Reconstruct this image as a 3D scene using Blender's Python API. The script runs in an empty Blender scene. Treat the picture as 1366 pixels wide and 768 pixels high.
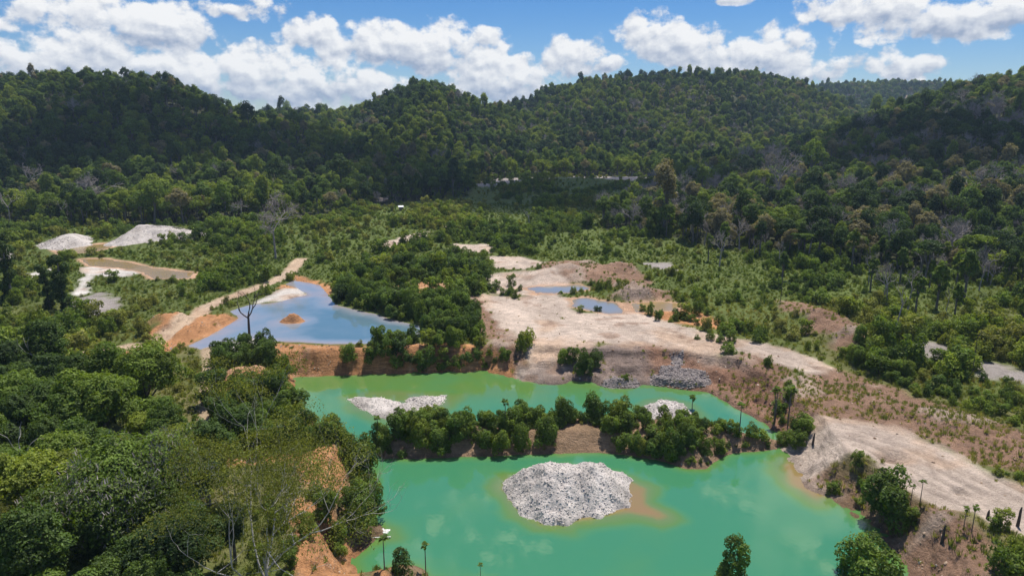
import bpy, math, random
import numpy as np
from mathutils import Vector, Matrix, Euler

random.seed(7)
RNG = np.random.default_rng(11)
sc = bpy.context.scene
COL = sc.collection

# ------------------------------------------------------------------ camera
CAM_H = 52.0                 # metres above the green lake (z = 0)
F_PX = 906.0                 # focal length in pixels of a 1366 px wide picture
V_HOR = 170.0
PITCH = math.atan((384 - V_HOR) / F_PX)
cam_d = bpy.data.cameras.new('camera')
cam = bpy.data.objects.new('camera', cam_d)
COL.objects.link(cam)
cam_d.sensor_width = 36.0
cam_d.lens = 36.0 * F_PX / 1366.0
cam_d.clip_start = 1.0
cam_d.clip_end = 20000.0
cam.location = (0, 0, CAM_H)
cam.rotation_euler = (math.pi / 2 - PITCH, 0, 0)
sc.camera = cam

# ------------------------------------------------------------------ light
SUN_EL = math.radians(66.0)
SUN_AZ = math.radians(24.0)      # to the right of the view direction (+Y)
sun_dir = Vector((math.sin(SUN_AZ) * math.cos(SUN_EL), math.cos(SUN_AZ) * math.cos(SUN_EL), math.sin(SUN_EL)))
sun_d = bpy.data.lights.new('sun', 'SUN')
sun_d.energy = 4.9
sun_d.angle = math.radians(0.5)
sun_d.color = (1.0, 0.94, 0.84)
sun = bpy.data.objects.new('sun', sun_d)
COL.objects.link(sun)
sun.rotation_euler = sun_dir.to_track_quat('Z', 'Y').to_euler()
sun.location = (0, 0, 300)

sc.view_settings.view_transform = 'Standard'
sc.view_settings.look = 'None'
sc.view_settings.exposure = 0.3
sc.view_settings.gamma = 1.0
sc.view_settings.use_curve_mapping = False
sc.render.engine = 'CYCLES'
sc.cycles.max_bounces = 5
sc.cycles.diffuse_bounces = 3
sc.cycles.glossy_bounces = 2
sc.cycles.transmission_bounces = 3
sc.cycles.transparent_max_bounces = 6
sc.cycles.volume_bounces = 0
sc.cycles.use_adaptive_sampling = True
sc.cycles.adaptive_threshold = 0.02
sc.cycles.use_denoising = True
sc.cycles.caustics_reflective = False
sc.cycles.caustics_refractive = False

CP, SP = math.cos(PITCH), math.sin(PITCH)
def ray(u, v):
    xc, yc = (u - 683.0) / F_PX, (384.0 - v) / F_PX
    return xc, CP + SP * yc, -SP + CP * yc

# ------------------------------------------------------------------ world: sky with cumulus
world = bpy.data.worlds.new('World')
sc.world = world
world.use_nodes = True
WN = world.node_tree
WN.nodes.clear()
def wn(t, **kw):
    n = WN.nodes.new(t)
    for k, v in kw.items():
        setattr(n, k, v)
    return n
def wmath(op, a, b=None, c=None, clamp=False):
    n = WN.nodes.new('ShaderNodeMath'); n.operation = op; n.use_clamp = clamp
    for i, q in enumerate((a, b, c)):
        if q is None: continue
        if isinstance(q, (int, float)): n.inputs[i].default_value = q
        else: WN.links.new(q, n.inputs[i])
    return n.outputs[0]
sky = wn('ShaderNodeTexSky', sky_type='NISHITA', sun_disc=False)
sky.sun_elevation = SUN_EL
sky.sun_rotation = SUN_AZ
sky.altitude = 100
sky.air_density = 1.0
sky.dust_density = 0.1
sky.ozone_density = 3.0
tc = wn('ShaderNodeTexCoord')
sep = wn('ShaderNodeSeparateXYZ')
WN.links.new(tc.outputs['Generated'], sep.inputs[0])
az0 = wmath('ARCTAN2', sep.outputs[0], sep.outputs[1])
el0 = wmath('ARCSINE', sep.outputs[2])
def wnoise(vec, scale, detail, rough=0.55):
    n = wn('ShaderNodeTexNoise')
    n.inputs['Scale'].default_value = scale
    n.inputs['Detail'].default_value = detail
    n.inputs['Roughness'].default_value = rough
    WN.links.new(vec, n.inputs['Vector'])
    return n
comb = wn('ShaderNodeCombineXYZ')
WN.links.new(az0, comb.inputs[0])
WN.links.new(wmath('MULTIPLY', el0, 1.25), comb.inputs[1])
def puffs(vec):
    """cauliflower relief: rounded cells of two sizes plus fine turbulence"""
    w = wnoise(vec, 16.0, 3.0, 0.5)
    wv = wn('ShaderNodeVectorMath', operation='SCALE'); wv.inputs['Scale'].default_value = 0.030
    WN.links.new(w.outputs['Color'], wv.inputs[0])
    p = wn('ShaderNodeVectorMath', operation='ADD'); WN.links.new(vec, p.inputs[0]); WN.links.new(wv.outputs[0], p.inputs[1])
    tot = None
    for scale, k in ((19.0, 0.55), (46.0, 0.30)):
        v = wn('ShaderNodeTexVoronoi', voronoi_dimensions='2D', feature='SMOOTH_F1')
        v.inputs['Scale'].default_value = scale; v.inputs['Smoothness'].default_value = 0.35
        WN.links.new(p.outputs[0], v.inputs['Vector'])
        q = wmath('MULTIPLY', wmath('SUBTRACT', 0.42, v.outputs['Distance']), k * 2.4)
        tot = q if tot is None else wmath('ADD', tot, q)
    f = wnoise(vec, 34.0, 9.0, 0.62)
    return wmath('ADD', wmath('MULTIPLY', tot, 0.8), wmath('MULTIPLY', wmath('SUBTRACT', f.outputs['Fac'], 0.5), 2.3))
n1 = puffs(comb.outputs[0])
off = wn('ShaderNodeVectorMath', operation='ADD')
WN.links.new(comb.outputs[0], off.inputs[0])
off.inputs[1].default_value = (0.004, 0.010, 0.0)
n2 = puffs(off.outputs[0])
CLOUDS = [(150, 36, 95, 34, 1), (225, 42, 62, 30, 1), (90, 62, 46, 20, .8), (25, 86, 65, 24, 1), (255, 98, 74, 30, 1),
          (335, 88, 46, 26, .9), (415, 98, 62, 32, .9), (345, 118, 110, 28, 1), (475, 116, 76, 28, 1), (140, 84, 90, 24, .9),
          (435, 50, 52, 24, 1), (525, 62, 76, 30, 1), (605, 70, 76, 36, 1), (665, 98, 54, 28, 1), (640, 118, 70, 22, 1), (700, 116, 50, 24, 1),
          (765, 82, 44, 28, 1), (808, 86, 30, 10, .9), (308, 16, 42, 10, .8), (362, 12, 20, 14, .7),
          (878, 50, 46, 30, 1), (925, 68, 48, 28, 1), (995, 78, 46, 24, .9), (1045, 70, 46, 30, 1), (1095, 90, 38, 20, .9), (1065, 102, 46, 10, .8),
          (1205, 90, 36, 15, 1), (1192, 78, 15, 14, 1), (1165, 10, 74, 20, 1), (1245, 26, 86, 22, 1), (1315, 20, 64, 24, 1), (985, 0, 26, 6, .9)]
field = None; shade = None
for (u, v, ru, rv, amp) in CLOUDS:
    d = Vector(ray(u, v)).normalized()
    a, e = math.atan2(d.x, d.y), math.asin(d.z)
    sx, sy = F_PX / ru * 0.90, F_PX / rv * 0.90
    dx = wmath('MULTIPLY', wmath('SUBTRACT', az0, a), sx)
    dy = wmath('MULTIPLY', wmath('SUBTRACT', el0, e), sy)
    r2 = wmath('ADD', wmath('MULTIPLY', dx, dx), wmath('MULTIPLY', dy, dy))
    f = wmath('MULTIPLY', wmath('SUBTRACT', 1.0, r2), amp)
    hgt = wmath('MULTIPLY', wmath('MAXIMUM', f, 0.0), dy)
    if field is None: field, shade = f, hgt
    else:
        field = wmath('MAXIMUM', field, f) if True else field
        shade = wmath('ADD', shade, hgt)
# the sky beyond the frame carries the same kind of scattered cumulus
comb2 = wn('ShaderNodeCombineXYZ')
WN.links.new(az0, comb2.inputs[0]); WN.links.new(wmath('MULTIPLY', el0, 2.0), comb2.inputs[1])
n3 = wnoise(comb2.outputs[0], 3.2, 3.0, 0.5)
gen = wmath('MULTIPLY', wmath('SUBTRACT', n3.outputs['Fac'], 0.545), 6.0)
beyond = wmath('MAXIMUM', wmath('MULTIPLY', wmath('SUBTRACT', wmath('ABSOLUTE', az0), 0.70), 12.0, clamp=True),
               wmath('MULTIPLY', wmath('SUBTRACT', el0, 0.20), 12.0, clamp=True))
gen = wmath('SUBTRACT', wmath('MULTIPLY', beyond, wmath('ADD', gen, 2.0)), 2.0)
field = wmath('MAXIMUM', field, gen)
nz = wmath('MULTIPLY', n1, 1.12)
dens = wmath('ADD', wmath('MAXIMUM', field, -1.6), nz)
alpha = wn('ShaderNodeMapRange', interpolation_type='SMOOTHSTEP')
alpha.inputs['From Min'].default_value = -0.02
alpha.inputs['From Max'].default_value = 0.60
WN.links.new(dens, alpha.inputs['Value'])
grad = wmath('MULTIPLY', wmath('SUBTRACT', n1, n2), 0.72)
lum = wmath('ADD', wmath('ADD', wmath('MULTIPLY', shade, 0.90), grad), 0.66, clamp=True)
ccol = wn('ShaderNodeMix', data_type='RGBA')
WN.links.new(lum, ccol.inputs['Factor'])
CL = 10.0
ccol.inputs['A'].default_value = (0.34 * CL, 0.41 * CL, 0.55 * CL, 1)
ccol.inputs['B'].default_value = (0.93 * CL, 0.93 * CL, 0.93 * CL, 1)
skyc = wn('ShaderNodeHueSaturation')
skyc.inputs['Saturation'].default_value = 1.38
skyc.inputs['Value'].default_value = 0.84
WN.links.new(sky.outputs[0], skyc.inputs['Color'])
wmix = wn('ShaderNodeMix', data_type='RGBA')
WN.links.new(wmath('MULTIPLY', alpha.outputs[0], 0.97), wmix.inputs['Factor'])
skyt = wn('ShaderNodeMix', data_type='RGBA', blend_type='MULTIPLY'); skyt.inputs['Factor'].default_value = 1.0
WN.links.new(skyc.outputs[0], skyt.inputs['A']); skyt.inputs['B'].default_value = (0.86, 0.93, 1.12, 1)
WN.links.new(skyt.outputs['Result'], wmix.inputs['A'])
WN.links.new(ccol.outputs['Result'], wmix.inputs['B'])
bg = wn('ShaderNodeBackground')
bg.inputs['Strength'].default_value = 0.085
WN.links.new(wmix.outputs['Result'], bg.inputs['Color'])
wo = wn('ShaderNodeOutputWorld')
WN.links.new(bg.outputs[0], wo.inputs['Surface'])
world.cycles.sampling_method = 'MANUAL'
world.cycles.sample_map_resolution = 512

# ================================================================== helpers
def hash2(ix, iy, seed):
    h = (ix.astype(np.int64) * 374761393 + iy.astype(np.int64) * 668265263 + seed * 1442695041) & 0xFFFFFFFF
    h = ((h ^ (h >> 13)) * 1274126177) & 0xFFFFFFFF
    h = h ^ (h >> 16)
    return (h & 0xFFFFFF) / float(0xFFFFFF)
def vnoise(x, y, seed=0):
    ix, iy = np.floor(x), np.floor(y)
    fx, fy = x - ix, y - iy
    fx = fx * fx * fx * (fx * (fx * 6 - 15) + 10); fy = fy * fy * fy * (fy * (fy * 6 - 15) + 10)
    a = hash2(ix, iy, seed); b = hash2(ix + 1, iy, seed)
    c = hash2(ix, iy + 1, seed); d = hash2(ix + 1, iy + 1, seed)
    return (a * (1 - fx) + b * fx) * (1 - fy) + (c * (1 - fx) + d * fx) * fy
def fbm(x, y, oct=4, seed=0, gain=0.5):
    s = 0; a = 1.0; t = 0
    for i in range(oct):
        ca, sa = math.cos(i * 0.7), math.sin(i * 0.7)
        s = s + a * (vnoise((x * ca - y * sa) * 2 ** i + 17.3 * i, (x * sa + y * ca) * 2 ** i - 9.1 * i, seed + i) * 2 - 1)
        t += a; a *= gain
    return s / t
def sstep(a, b, x):
    t = np.clip((x - a) / (b - a), 0, 1)
    return t * t * (3 - 2 * t)

def P(u, v, z=0.0):
    dx, dy, dz = ray(u, v)
    t = (z - CAM_H) / dz
    return dx * t, dy * t
def floor_z(y):
    return 4.5 + 0.008 * np.maximum(0, y - 180)
def G(u, v, dz=0.0):
    z = 4.5
    for _ in range(12):
        x, y = P(u, v, z); z = float(floor_z(y)) + dz
    return x, y
def GP(pts, dz=0.0): return np.array([G(u, v, dz) for u, v in pts])
def PP(pts, z=0.0): return np.array([P(u, v, z) for u, v in pts])

def sdf(X, Y, poly, margin=14.0):
    """signed distance to a polygon (negative inside); far points get +margin"""
    out = np.full(X.shape, margin, dtype=np.float64)
    lo, hi = poly.min(0) - margin, poly.max(0) + margin
    m = (X > lo[0]) & (X < hi[0]) & (Y > lo[1]) & (Y < hi[1])
    if not m.any(): return out
    x, y = X[m], Y[m]
    d2 = np.full(x.shape, 1e18); inside = np.zeros(x.shape, bool)
    n = len(poly)
    for i in range(n):
        ax, ay = poly[i]; bx, by = poly[(i + 1) % n]
        ex, ey = bx - ax, by - ay
        L = ex * ex + ey * ey + 1e-12
        t = np.clip(((x - ax) * ex + (y - ay) * ey) / L, 0, 1)
        d2 = np.minimum(d2, (x - ax - t * ex) ** 2 + (y - ay - t * ey) ** 2)
        c = (ay > y) != (by > y)
        if ey != 0:
            inside ^= c & (x < ex * (y - ay) / ey + ax)
    d = np.sqrt(d2); d[inside] *= -1
    out[m] = np.minimum(d, margin)
    return out
def polyline_d(X, Y, pts, margin=12.0):
    out = np.full(X.shape, margin, dtype=np.float64)
    lo, hi = pts.min(0) - margin, pts.max(0) + margin
    m = (X > lo[0]) & (X < hi[0]) & (Y > lo[1]) & (Y < hi[1])
    x, y = X[m], Y[m]; d2 = np.full(x.shape, 1e18)
    for i in range(len(pts) - 1):
        ax, ay = pts[i]; bx, by = pts[i + 1]
        ex, ey = bx - ax, by - ay; L = ex * ex + ey * ey + 1e-12
        t = np.clip(((x - ax) * ex + (y - ay) * ey) / L, 0, 1)
        d2 = np.minimum(d2, (x - ax - t * ex) ** 2 + (y - ay - t * ey) ** 2)
    out[m] = np.minimum(np.sqrt(d2), margin)
    return out

def np_mesh(name, verts, faces, smooth=True, attrs=None, col=None):
    """faces: (n,3) or (n,4) int array"""
    me = bpy.data.meshes.new(name)
    verts = np.asarray(verts, dtype=np.float32); faces = np.asarray(faces, dtype=np.int32)
    me.vertices.add(len(verts)); me.vertices.foreach_set('co', verts.ravel())
    k = faces.shape[1]
    me.loops.add(faces.size); me.loops.foreach_set('vertex_index', faces.ravel())
    me.polygons.add(len(faces))
    me.polygons.foreach_set('loop_start', np.arange(0, faces.size, k, dtype=np.int32))
    me.polygons.foreach_set('use_smooth', np.full(len(faces), bool(smooth)))
    me.update(calc_edges=True)
    for an, arr in (attrs or {}).items():
        at = me.attributes.new(an, 'FLOAT', 'POINT'); at.data.foreach_set('value', np.asarray(arr, np.float32).ravel())
    if col is not None:
        at = me.attributes.new('Col', 'FLOAT_COLOR', 'POINT')
        c = np.ones((len(verts), 4), np.float32); c[:, :3] = col
        at.data.foreach_set('color', c.ravel())
    return me
def link(name, data, parent=None, mat=None):
    o = bpy.data.objects.new(name, data); COL.objects.link(o)
    if parent is not None: o.parent = parent
    if mat is not None:
        if data.materials: data.materials[0] = mat
        else: data.materials.append(mat)
    return o
def tag(o, label, cat, group=None):
    o['label'] = label; o['category'] = cat
    if group: o['group'] = group
    return o

# ================================================================== materials
def new_mat(name):
    m = bpy.data.materials.new(name); m.use_nodes = True
    nt = m.node_tree
    return m, nt, nt.nodes['Principled BSDF'], nt.nodes['Material Output']
def nd(nt, t, **kw):
    n = nt.nodes.new(t)
    for k, v in kw.items(): setattr(n, k, v)
    return n
def noise_node(nt, scale, detail=4, rough=0.55, vec=None):
    n = nd(nt, 'ShaderNodeTexNoise')
    n.inputs['Scale'].default_value = scale; n.inputs['Detail'].default_value = detail; n.inputs['Roughness'].default_value = rough
    if vec is not None: nt.links.new(vec, n.inputs['Vector'])
    return n
def mixc(nt, fac, a, b, blend='MIX'):
    n = nd(nt, 'ShaderNodeMix', data_type='RGBA', blend_type=blend)
    for key, q in (('Factor', fac), ('A', a), ('B', b)):
        if isinstance(q, (int, float)): n.inputs[key].default_value = q
        elif isinstance(q, tuple): n.inputs[key].default_value = (*q, 1)
        else: nt.links.new(q, n.inputs[key])
    return n.outputs['Result']
def ramp(nt, fac, stops):
    r = nd(nt, 'ShaderNodeValToRGB')
    els = r.color_ramp.elements
    while len(els) < len(stops): els.new(0.5)
    for e, (p, c) in zip(els, stops): e.position = p; e.color = (*c, 1)
    nt.links.new(fac, r.inputs[0])
    return r.outputs[0]
def mrange(nt, val, a, b, c, d):
    n = nd(nt, 'ShaderNodeMapRange')
    for k, q in zip(('From Min', 'From Max', 'To Min', 'To Max'), (a, b, c, d)): n.inputs[k].default_value = q
    nt.links.new(val, n.inputs['Value'])
    return n.outputs[0]

def ground_material():
    m, nt, b, out = new_mat('ground_soil')
    geo = nd(nt, 'ShaderNodeNewGeometry')
    at = nd(nt, 'ShaderNodeAttribute', attribute_name='Col')
    n1 = noise_node(nt, 0.45, 8, 0.65, geo.outputs['Position'])
    n2 = noise_node(nt, 2.6, 6, 0.7, geo.outputs['Position'])
    f = mrange(nt, n1.outputs['Fac'], 0.3, 0.7, 0.78, 1.2)
    f2 = mrange(nt, n2.outputs['Fac'], 0.3, 0.7, 0.80, 1.18)
    mm = nd(nt, 'ShaderNodeMath', operation='MULTIPLY'); nt.links.new(f, mm.inputs[0]); nt.links.new(f2, mm.inputs[1])
    c = mixc(nt, 1.0, at.outputs['Color'], (1, 1, 1), 'MULTIPLY')
    vm = nd(nt, 'ShaderNodeVectorMath', operation='SCALE'); nt.links.new(c, vm.inputs[0]); nt.links.new(mm.outputs[0], vm.inputs['Scale'])
    mp = nd(nt, 'ShaderNodeMapping'); mp.inputs['Scale'].default_value = (0.25, 0.25, 2.6); nt.links.new(geo.outputs['Position'], mp.inputs['Vector'])
    n3 = noise_node(nt, 1.0, 5, 0.65, mp.outputs[0])
    sx_ = nd(nt, 'ShaderNodeSeparateXYZ'); nt.links.new(geo.outputs['True Normal'], sx_.inputs[0])
    steep = mrange(nt, sx_.outputs[2], 0.72, 0.92, 1.0, 0.0)
    band = mrange(nt, n3.outputs['Fac'], 0.35, 0.65, 0.55, 1.25)
    bm_ = nd(nt, 'ShaderNodeMix', data_type='FLOAT'); nt.links.new(steep, bm_.inputs['Factor']); bm_.inputs['A'].default_value = 1.0; nt.links.new(band, bm_.inputs['B'])
    vm2 = nd(nt, 'ShaderNodeVectorMath', operation='SCALE'); nt.links.new(vm.outputs[0], vm2.inputs[0]); nt.links.new(bm_.outputs['Result'], vm2.inputs['Scale'])
    nt.links.new(vm2.outputs[0], b.inputs['Base Color'])
    b.inputs['Roughness'].default_value = 0.95
    b.inputs['Specular IOR Level'].default_value = 0.15
    bp = nd(nt, 'ShaderNodeBump'); bp.inputs['Strength'].default_value = 1.0; bp.inputs['Distance'].default_value = 0.45
    nt.links.new(n2.outputs['Fac'], bp.inputs['Height'])
    nt.links.new(bp.outputs[0], b.inputs['Normal'])
    return m
def rock_material(name, stops, scale=3.0, bump=0.3):
    m, nt, b, out = new_mat(name)
    geo = nd(nt, 'ShaderNodeNewGeometry')
    at = nd(nt, 'ShaderNodeAttribute', attribute_name='lv')
    n1 = noise_node(nt, scale, 6, 0.7, geo.outputs['Position'])
    mm = nd(nt, 'ShaderNodeMath', operation='ADD'); nt.links.new(at.outputs['Fac'], mm.inputs[0])
    nt.links.new(mrange(nt, n1.outputs['Fac'], 0.25, 0.75, -0.3, 0.3), mm.inputs[1])
    c = ramp(nt, mm.outputs[0], stops)
    nt.links.new(c, b.inputs['Base Color'])
    b.inputs['Roughness'].default_value = 0.9; b.inputs['Specular IOR Level'].default_value = 0.2
    bp = nd(nt, 'ShaderNodeBump'); bp.inputs['Strength'].default_value = 0.8; bp.inputs['Distance'].default_value = bump
    nt.links.new(n1.outputs['Fac'], bp.inputs['Height']); nt.links.new(bp.outputs[0], b.inputs['Normal'])
    return m
def leaf_material(name, stops, transl=0.35):
    m, nt, b, out = new_mat(name)
    nt.nodes.remove(b)
    t = nd(nt, 'ShaderNodeAttribute', attribute_name='tint', attribute_type='INSTANCER')
    lv = nd(nt, 'ShaderNodeAttribute', attribute_name='lv')
    c = ramp(nt, t.outputs['Fac'], stops)
    vm = nd(nt, 'ShaderNodeVectorMath', operation='SCALE'); nt.links.new(c, vm.inputs[0]); nt.links.new(lv.outputs['Fac'], vm.inputs['Scale'])
    d = nd(nt, 'ShaderNodeBsdfDiffuse'); nt.links.new(vm.outputs[0], d.inputs['Color'])
    tr = nd(nt, 'ShaderNodeBsdfTranslucent')
    tc_ = mixc(nt, 1.0, vm.outputs[0], (1.25, 1.25, 0.45), 'MULTIPLY')
    nt.links.new(tc_, tr.inputs['Color'])
    mx = nd(nt, 'ShaderNodeMixShader'); mx.inputs[0].default_value = transl
    nt.links.new(d.outputs[0], mx.inputs[1]); nt.links.new(tr.outputs[0], mx.inputs[2])
    gl = nd(nt, 'ShaderNodeBsdfGlossy'); gl.inputs['Roughness'].default_value = 0.5
    gl.inputs['Color'].default_value = (0.8, 0.85, 0.8, 1)
    m2 = nd(nt, 'ShaderNodeMixShader'); m2.inputs[0].default_value = 0.014
    nt.links.new(mx.outputs[0], m2.inputs[1]); nt.links.new(gl.outputs[0], m2.inputs[2])
    nt.links.new(m2.outputs[0], out.inputs['Surface'])
    return m
def bark_material(name, a, bcol):
    m, nt, b, out = new_mat(name)
    geo = nd(nt, 'ShaderNodeNewGeometry')
    n1 = noise_node(nt, 1.7, 5, 0.65, geo.outputs['Position'])
    c = mixc(nt, mrange(nt, n1.outputs['Fac'], 0.35, 0.65, 0, 1), a, bcol)
    nt.links.new(c, b.inputs['Base Color']); b.inputs['Roughness'].default_value = 0.9
    b.inputs['Specular IOR Level'].default_value = 0.2
    return m
def water_material(name, stops, rough=0.03, ripple=0.02, scale=1.2):
    m, nt, b, out = new_mat(name)
    at = nd(nt, 'ShaderNodeAttribute', attribute_name='depth')
    geo = nd(nt, 'ShaderNodeNewGeometry')
    n1 = noise_node(nt, 0.09, 4, 0.5, geo.outputs['Position'])
    mm = nd(nt, 'ShaderNodeMath', operation='ADD'); nt.links.new(at.outputs['Fac'], mm.inputs[0])
    nt.links.new(mrange(nt, n1.outputs['Fac'], 0.3, 0.7, -0.10, 0.10), mm.inputs[1])
    nt.links.new(ramp(nt, mm.outputs[0], stops), b.inputs['Base Color'])
    wind = noise_node(nt, 0.055, 3, 0.5, geo.outputs['Position'])
    nt.links.new(mrange(nt, wind.outputs['Fac'], 0.45, 0.68, rough, rough + 0.13), b.inputs['Roughness'])
    b.inputs['IOR'].default_value = 1.62
    n2 = noise_node(nt, scale, 3, 0.5, geo.outputs['Position'])
    bp = nd(nt, 'ShaderNodeBump'); bp.inputs['Strength'].default_value = ripple; bp.inputs['Distance'].default_value = 0.2
    nt.links.new(n2.outputs['Fac'], bp.inputs['Height']); nt.links.new(bp.outputs[0], b.inputs['Normal'])
    return m
def plain_material(name, a, bcol, scale=4.0, rough=0.7):
    m, nt, b, out = new_mat(name)
    geo = nd(nt, 'ShaderNodeNewGeometry')
    n1 = noise_node(nt, scale, 4, 0.6, geo.outputs['Position'])
    nt.links.new(mixc(nt, n1.outputs['Fac'], a, bcol), b.inputs['Base Color']); b.inputs['Roughness'].default_value = rough
    return m

GREENS = [(0.0, (0.050, 0.085, 0.028)), (0.25, (0.090, 0.145, 0.030)), (0.5, (0.150, 0.215, 0.034)),
          (0.72, (0.230, 0.275, 0.040)), (0.86, (0.250, 0.225, 0.075)), (1.0, (0.250, 0.215, 0.180))]
M_LEAF = leaf_material('foliage', GREENS, 0.42)
M_GRASS = leaf_material('dry_grass', [(0.0, (0.13, 0.18, 0.04)), (0.5, (0.25, 0.26, 0.08)), (1.0, (0.40, 0.32, 0.15))], 0.4)
M_BARK = bark_material('grey_bark', (0.10, 0.085, 0.07), (0.20, 0.18, 0.155))
M_PALE = bark_material('bleached_wood', (0.30, 0.28, 0.26), (0.48, 0.45, 0.42))
M_DARKWOOD = bark_material('charred_wood', (0.05, 0.042, 0.038), (0.11, 0.09, 0.08))
M_TWIG = bark_material('grey_twigs', (0.22, 0.19, 0.175), (0.40, 0.36, 0.34))
M_GROUND = ground_material()
M_GRAVEL = rock_material('pale_gravel', [(0.0, (0.27, 0.24, 0.22)), (0.35, (0.44, 0.40, 0.37)), (0.75, (0.58, 0.53, 0.495)), (1.0, (0.68, 0.63, 0.595))])
M_DGRAVEL = rock_material('dark_gravel', [(0.0, (0.10, 0.085, 0.085)), (0.5, (0.25, 0.215, 0.205)), (1.0, (0.44, 0.39, 0.36))])

# ================================================================== layout traced on the ground (pixels -> metres on the terrain)
LAKE = PP([(395, 503), (430, 501), (470, 500), (560, 497), (640, 497), (668, 500), (690, 508), (720, 511), (790, 513), (830, 518), (900, 518),
           (945, 523), (975, 540), (1005, 556), (1022, 572), (1034, 588), (1048, 612), (1062, 632), (1075, 650), (1110, 664), (1140, 690), (1172, 713),
           (1190, 740), (1205, 768), (1225, 830), (1180, 930), (900, 990), (640, 960), (590, 860), (570, 775), (545, 764), (505, 768), (478, 775), (470, 745),
           (496, 724), (528, 717), (520, 706), (500, 694), (495, 660), (497, 625), (490, 598), (465, 585), (440, 572), (426, 560), (400, 548), (394, 525)])
RIDGE = PP([(496, 602), (512, 612), (560, 611), (640, 608), (700, 606), (745, 604), (800, 603), (832, 606), (878, 613), (915, 626), (945, 627), (962, 612),
            (985, 604), (1034, 599), (1050, 590), (1036, 586), (1000, 583), (960, 575), (900, 566), (830, 560), (740, 565), (650, 570), (560, 576), (505, 587)])
POND = PP([(392, 374), (425, 380), (437, 392), (446, 406), (490, 417), (540, 430), (572, 438), (556, 450), (520, 456), (480, 458), (440, 459), (400, 457), (360, 454),
           (330, 451), (300, 456), (268, 466), (248, 462), (275, 450), (300, 437), (318, 424), (306, 415), (330, 407), (375, 402), (410, 393), (396, 384), (380, 379)], 4.3)
TAN1 = GP([(72, 333), (100, 328), (140, 325), (150, 329), (122, 336), (84, 339)])
TAN2 = GP([(106, 345), (140, 345), (175, 350), (202, 357), (258, 364), (254, 371), (206, 372), (192, 363), (160, 357), (120, 354)])
PUD1 = GP([(762, 399), (782, 396), (800, 400), (838, 406), (836, 416), (812, 418), (780, 412), (765, 408)])
PUD2 = GP([(842, 405), (880, 401), (906, 405), (900, 413), (850, 415)])
PUD3 = GP([(704, 384), (730, 380), (775, 379), (790, 384), (765, 389), (715, 391)])

Z_SAND = [GP(p) for p in [
    [(640, 393), (690, 397), (740, 394), (775, 402), (760, 412), (775, 418), (830, 417), (850, 419), (900, 432), (960, 445), (1010, 458), (1070, 470), (1102, 490), (1075, 499), (1040, 482), (990, 470), (950, 477), (900, 464), (860, 457), (840, 464), (800, 458), (760, 474), (715, 484), (700, 458), (665, 428), (650, 408)],
    [(1045, 562), (1080, 553), (1130, 560), (1190, 572), (1240, 592), (1290, 615), (1340, 640), (1420, 672), (1500, 720), (1430, 745), (1366, 722), (1330, 697), (1300, 682), (1250, 674), (1210, 656), (1180, 628), (1150, 606), (1100, 604), (1060, 608), (1035, 598), (1030, 582)],
    [(655, 343), (690, 344), (720, 350), (702, 360), (660, 357)],
    [(605, 326), (640, 326), (665, 330), (655, 338), (615, 339)],
    [(650, 368), (700, 362), (740, 365), (762, 380), (730, 393), (655, 392)],
    [(505, 326), (540, 315), (570, 308), (566, 317), (530, 327), (508, 332)],
    [(690, 470), (712, 478), (722, 500), (710, 516), (664, 503), (690, 490)],
    [(590, 302), (602, 299), (606, 304), (594, 306)], [(505, 263), (515, 260), (516, 266), (508, 268)],
]]
Z_WHITE = [GP(p) for p in [
    [(112, 357), (140, 353), (175, 357), (192, 364), (160, 368), (118, 367)],
    [(30, 368), (55, 362), (75, 356), (70, 362), (45, 370)],
    [(98, 390), (108, 372), (120, 363), (125, 368), (114, 384), (108, 394)],
    [(315, 455), (350, 440), (370, 445), (345, 456), (330, 468), (300, 470)],
    [(345, 403), (370, 388), (400, 383), (410, 393), (380, 401)]]]
Z_GRAVELG = [GP(p) for p in [
    [(640, 240), (700, 236), (790, 235), (872, 237), (860, 243), (760, 243), (690, 248), (640, 249)],
    [(630, 248), (680, 246), (690, 250), (640, 252)], [(700, 253), (740, 251), (736, 257), (706, 258)],
    [(100, 400), (130, 392), (158, 402), (150, 420), (118, 424)],
    [(1218, 462), (1238, 457), (1268, 468), (1260, 478), (1235, 474)], [(1290, 480), (1330, 488), (1420, 510), (1366, 510), (1310, 500)],
    [(0, 336), (10, 330), (14, 342), (0, 350), (-20, 350)], [(862, 352), (898, 350), (900, 360), (868, 360)]]]
Z_ORANGE = [GP(p) for p in [
    [(196, 458), (212, 432), (250, 422), (275, 428), (300, 418), (320, 425), (300, 440), (262, 452), (240, 464), (165, 470)],
    [(345, 462), (400, 459), (460, 463), (560, 461), (600, 456), (690, 470), (690, 500), (400, 506), (372, 482)],
    [(282, 512), (300, 500), (340, 497), (380, 503), (378, 522), (290, 524)],
    [(384, 604), (420, 598), (455, 600), (462, 640), (430, 655), (400, 645)],
    [(400, 665), (440, 684), (494, 690), (530, 712), (500, 740), (480, 790), (470, 860), (400, 860), (395, 740)],
    [(500, 752), (560, 756), (600, 800), (520, 860), (480, 800)],
    [(296, 590), (350, 584), (356, 612), (310, 618)],
    [(380, 540), (428, 542), (432, 557), (388, 566)],
    [(510, 382), (560, 377), (606, 380), (602, 391), (560, 394), (515, 393)],
    [(370, 385), (395, 368), (440, 380), (440, 392), (400, 382)],
    [(850, 412), (920, 412), (960, 425), (990, 440), (930, 434), (860, 424)]]]
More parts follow.
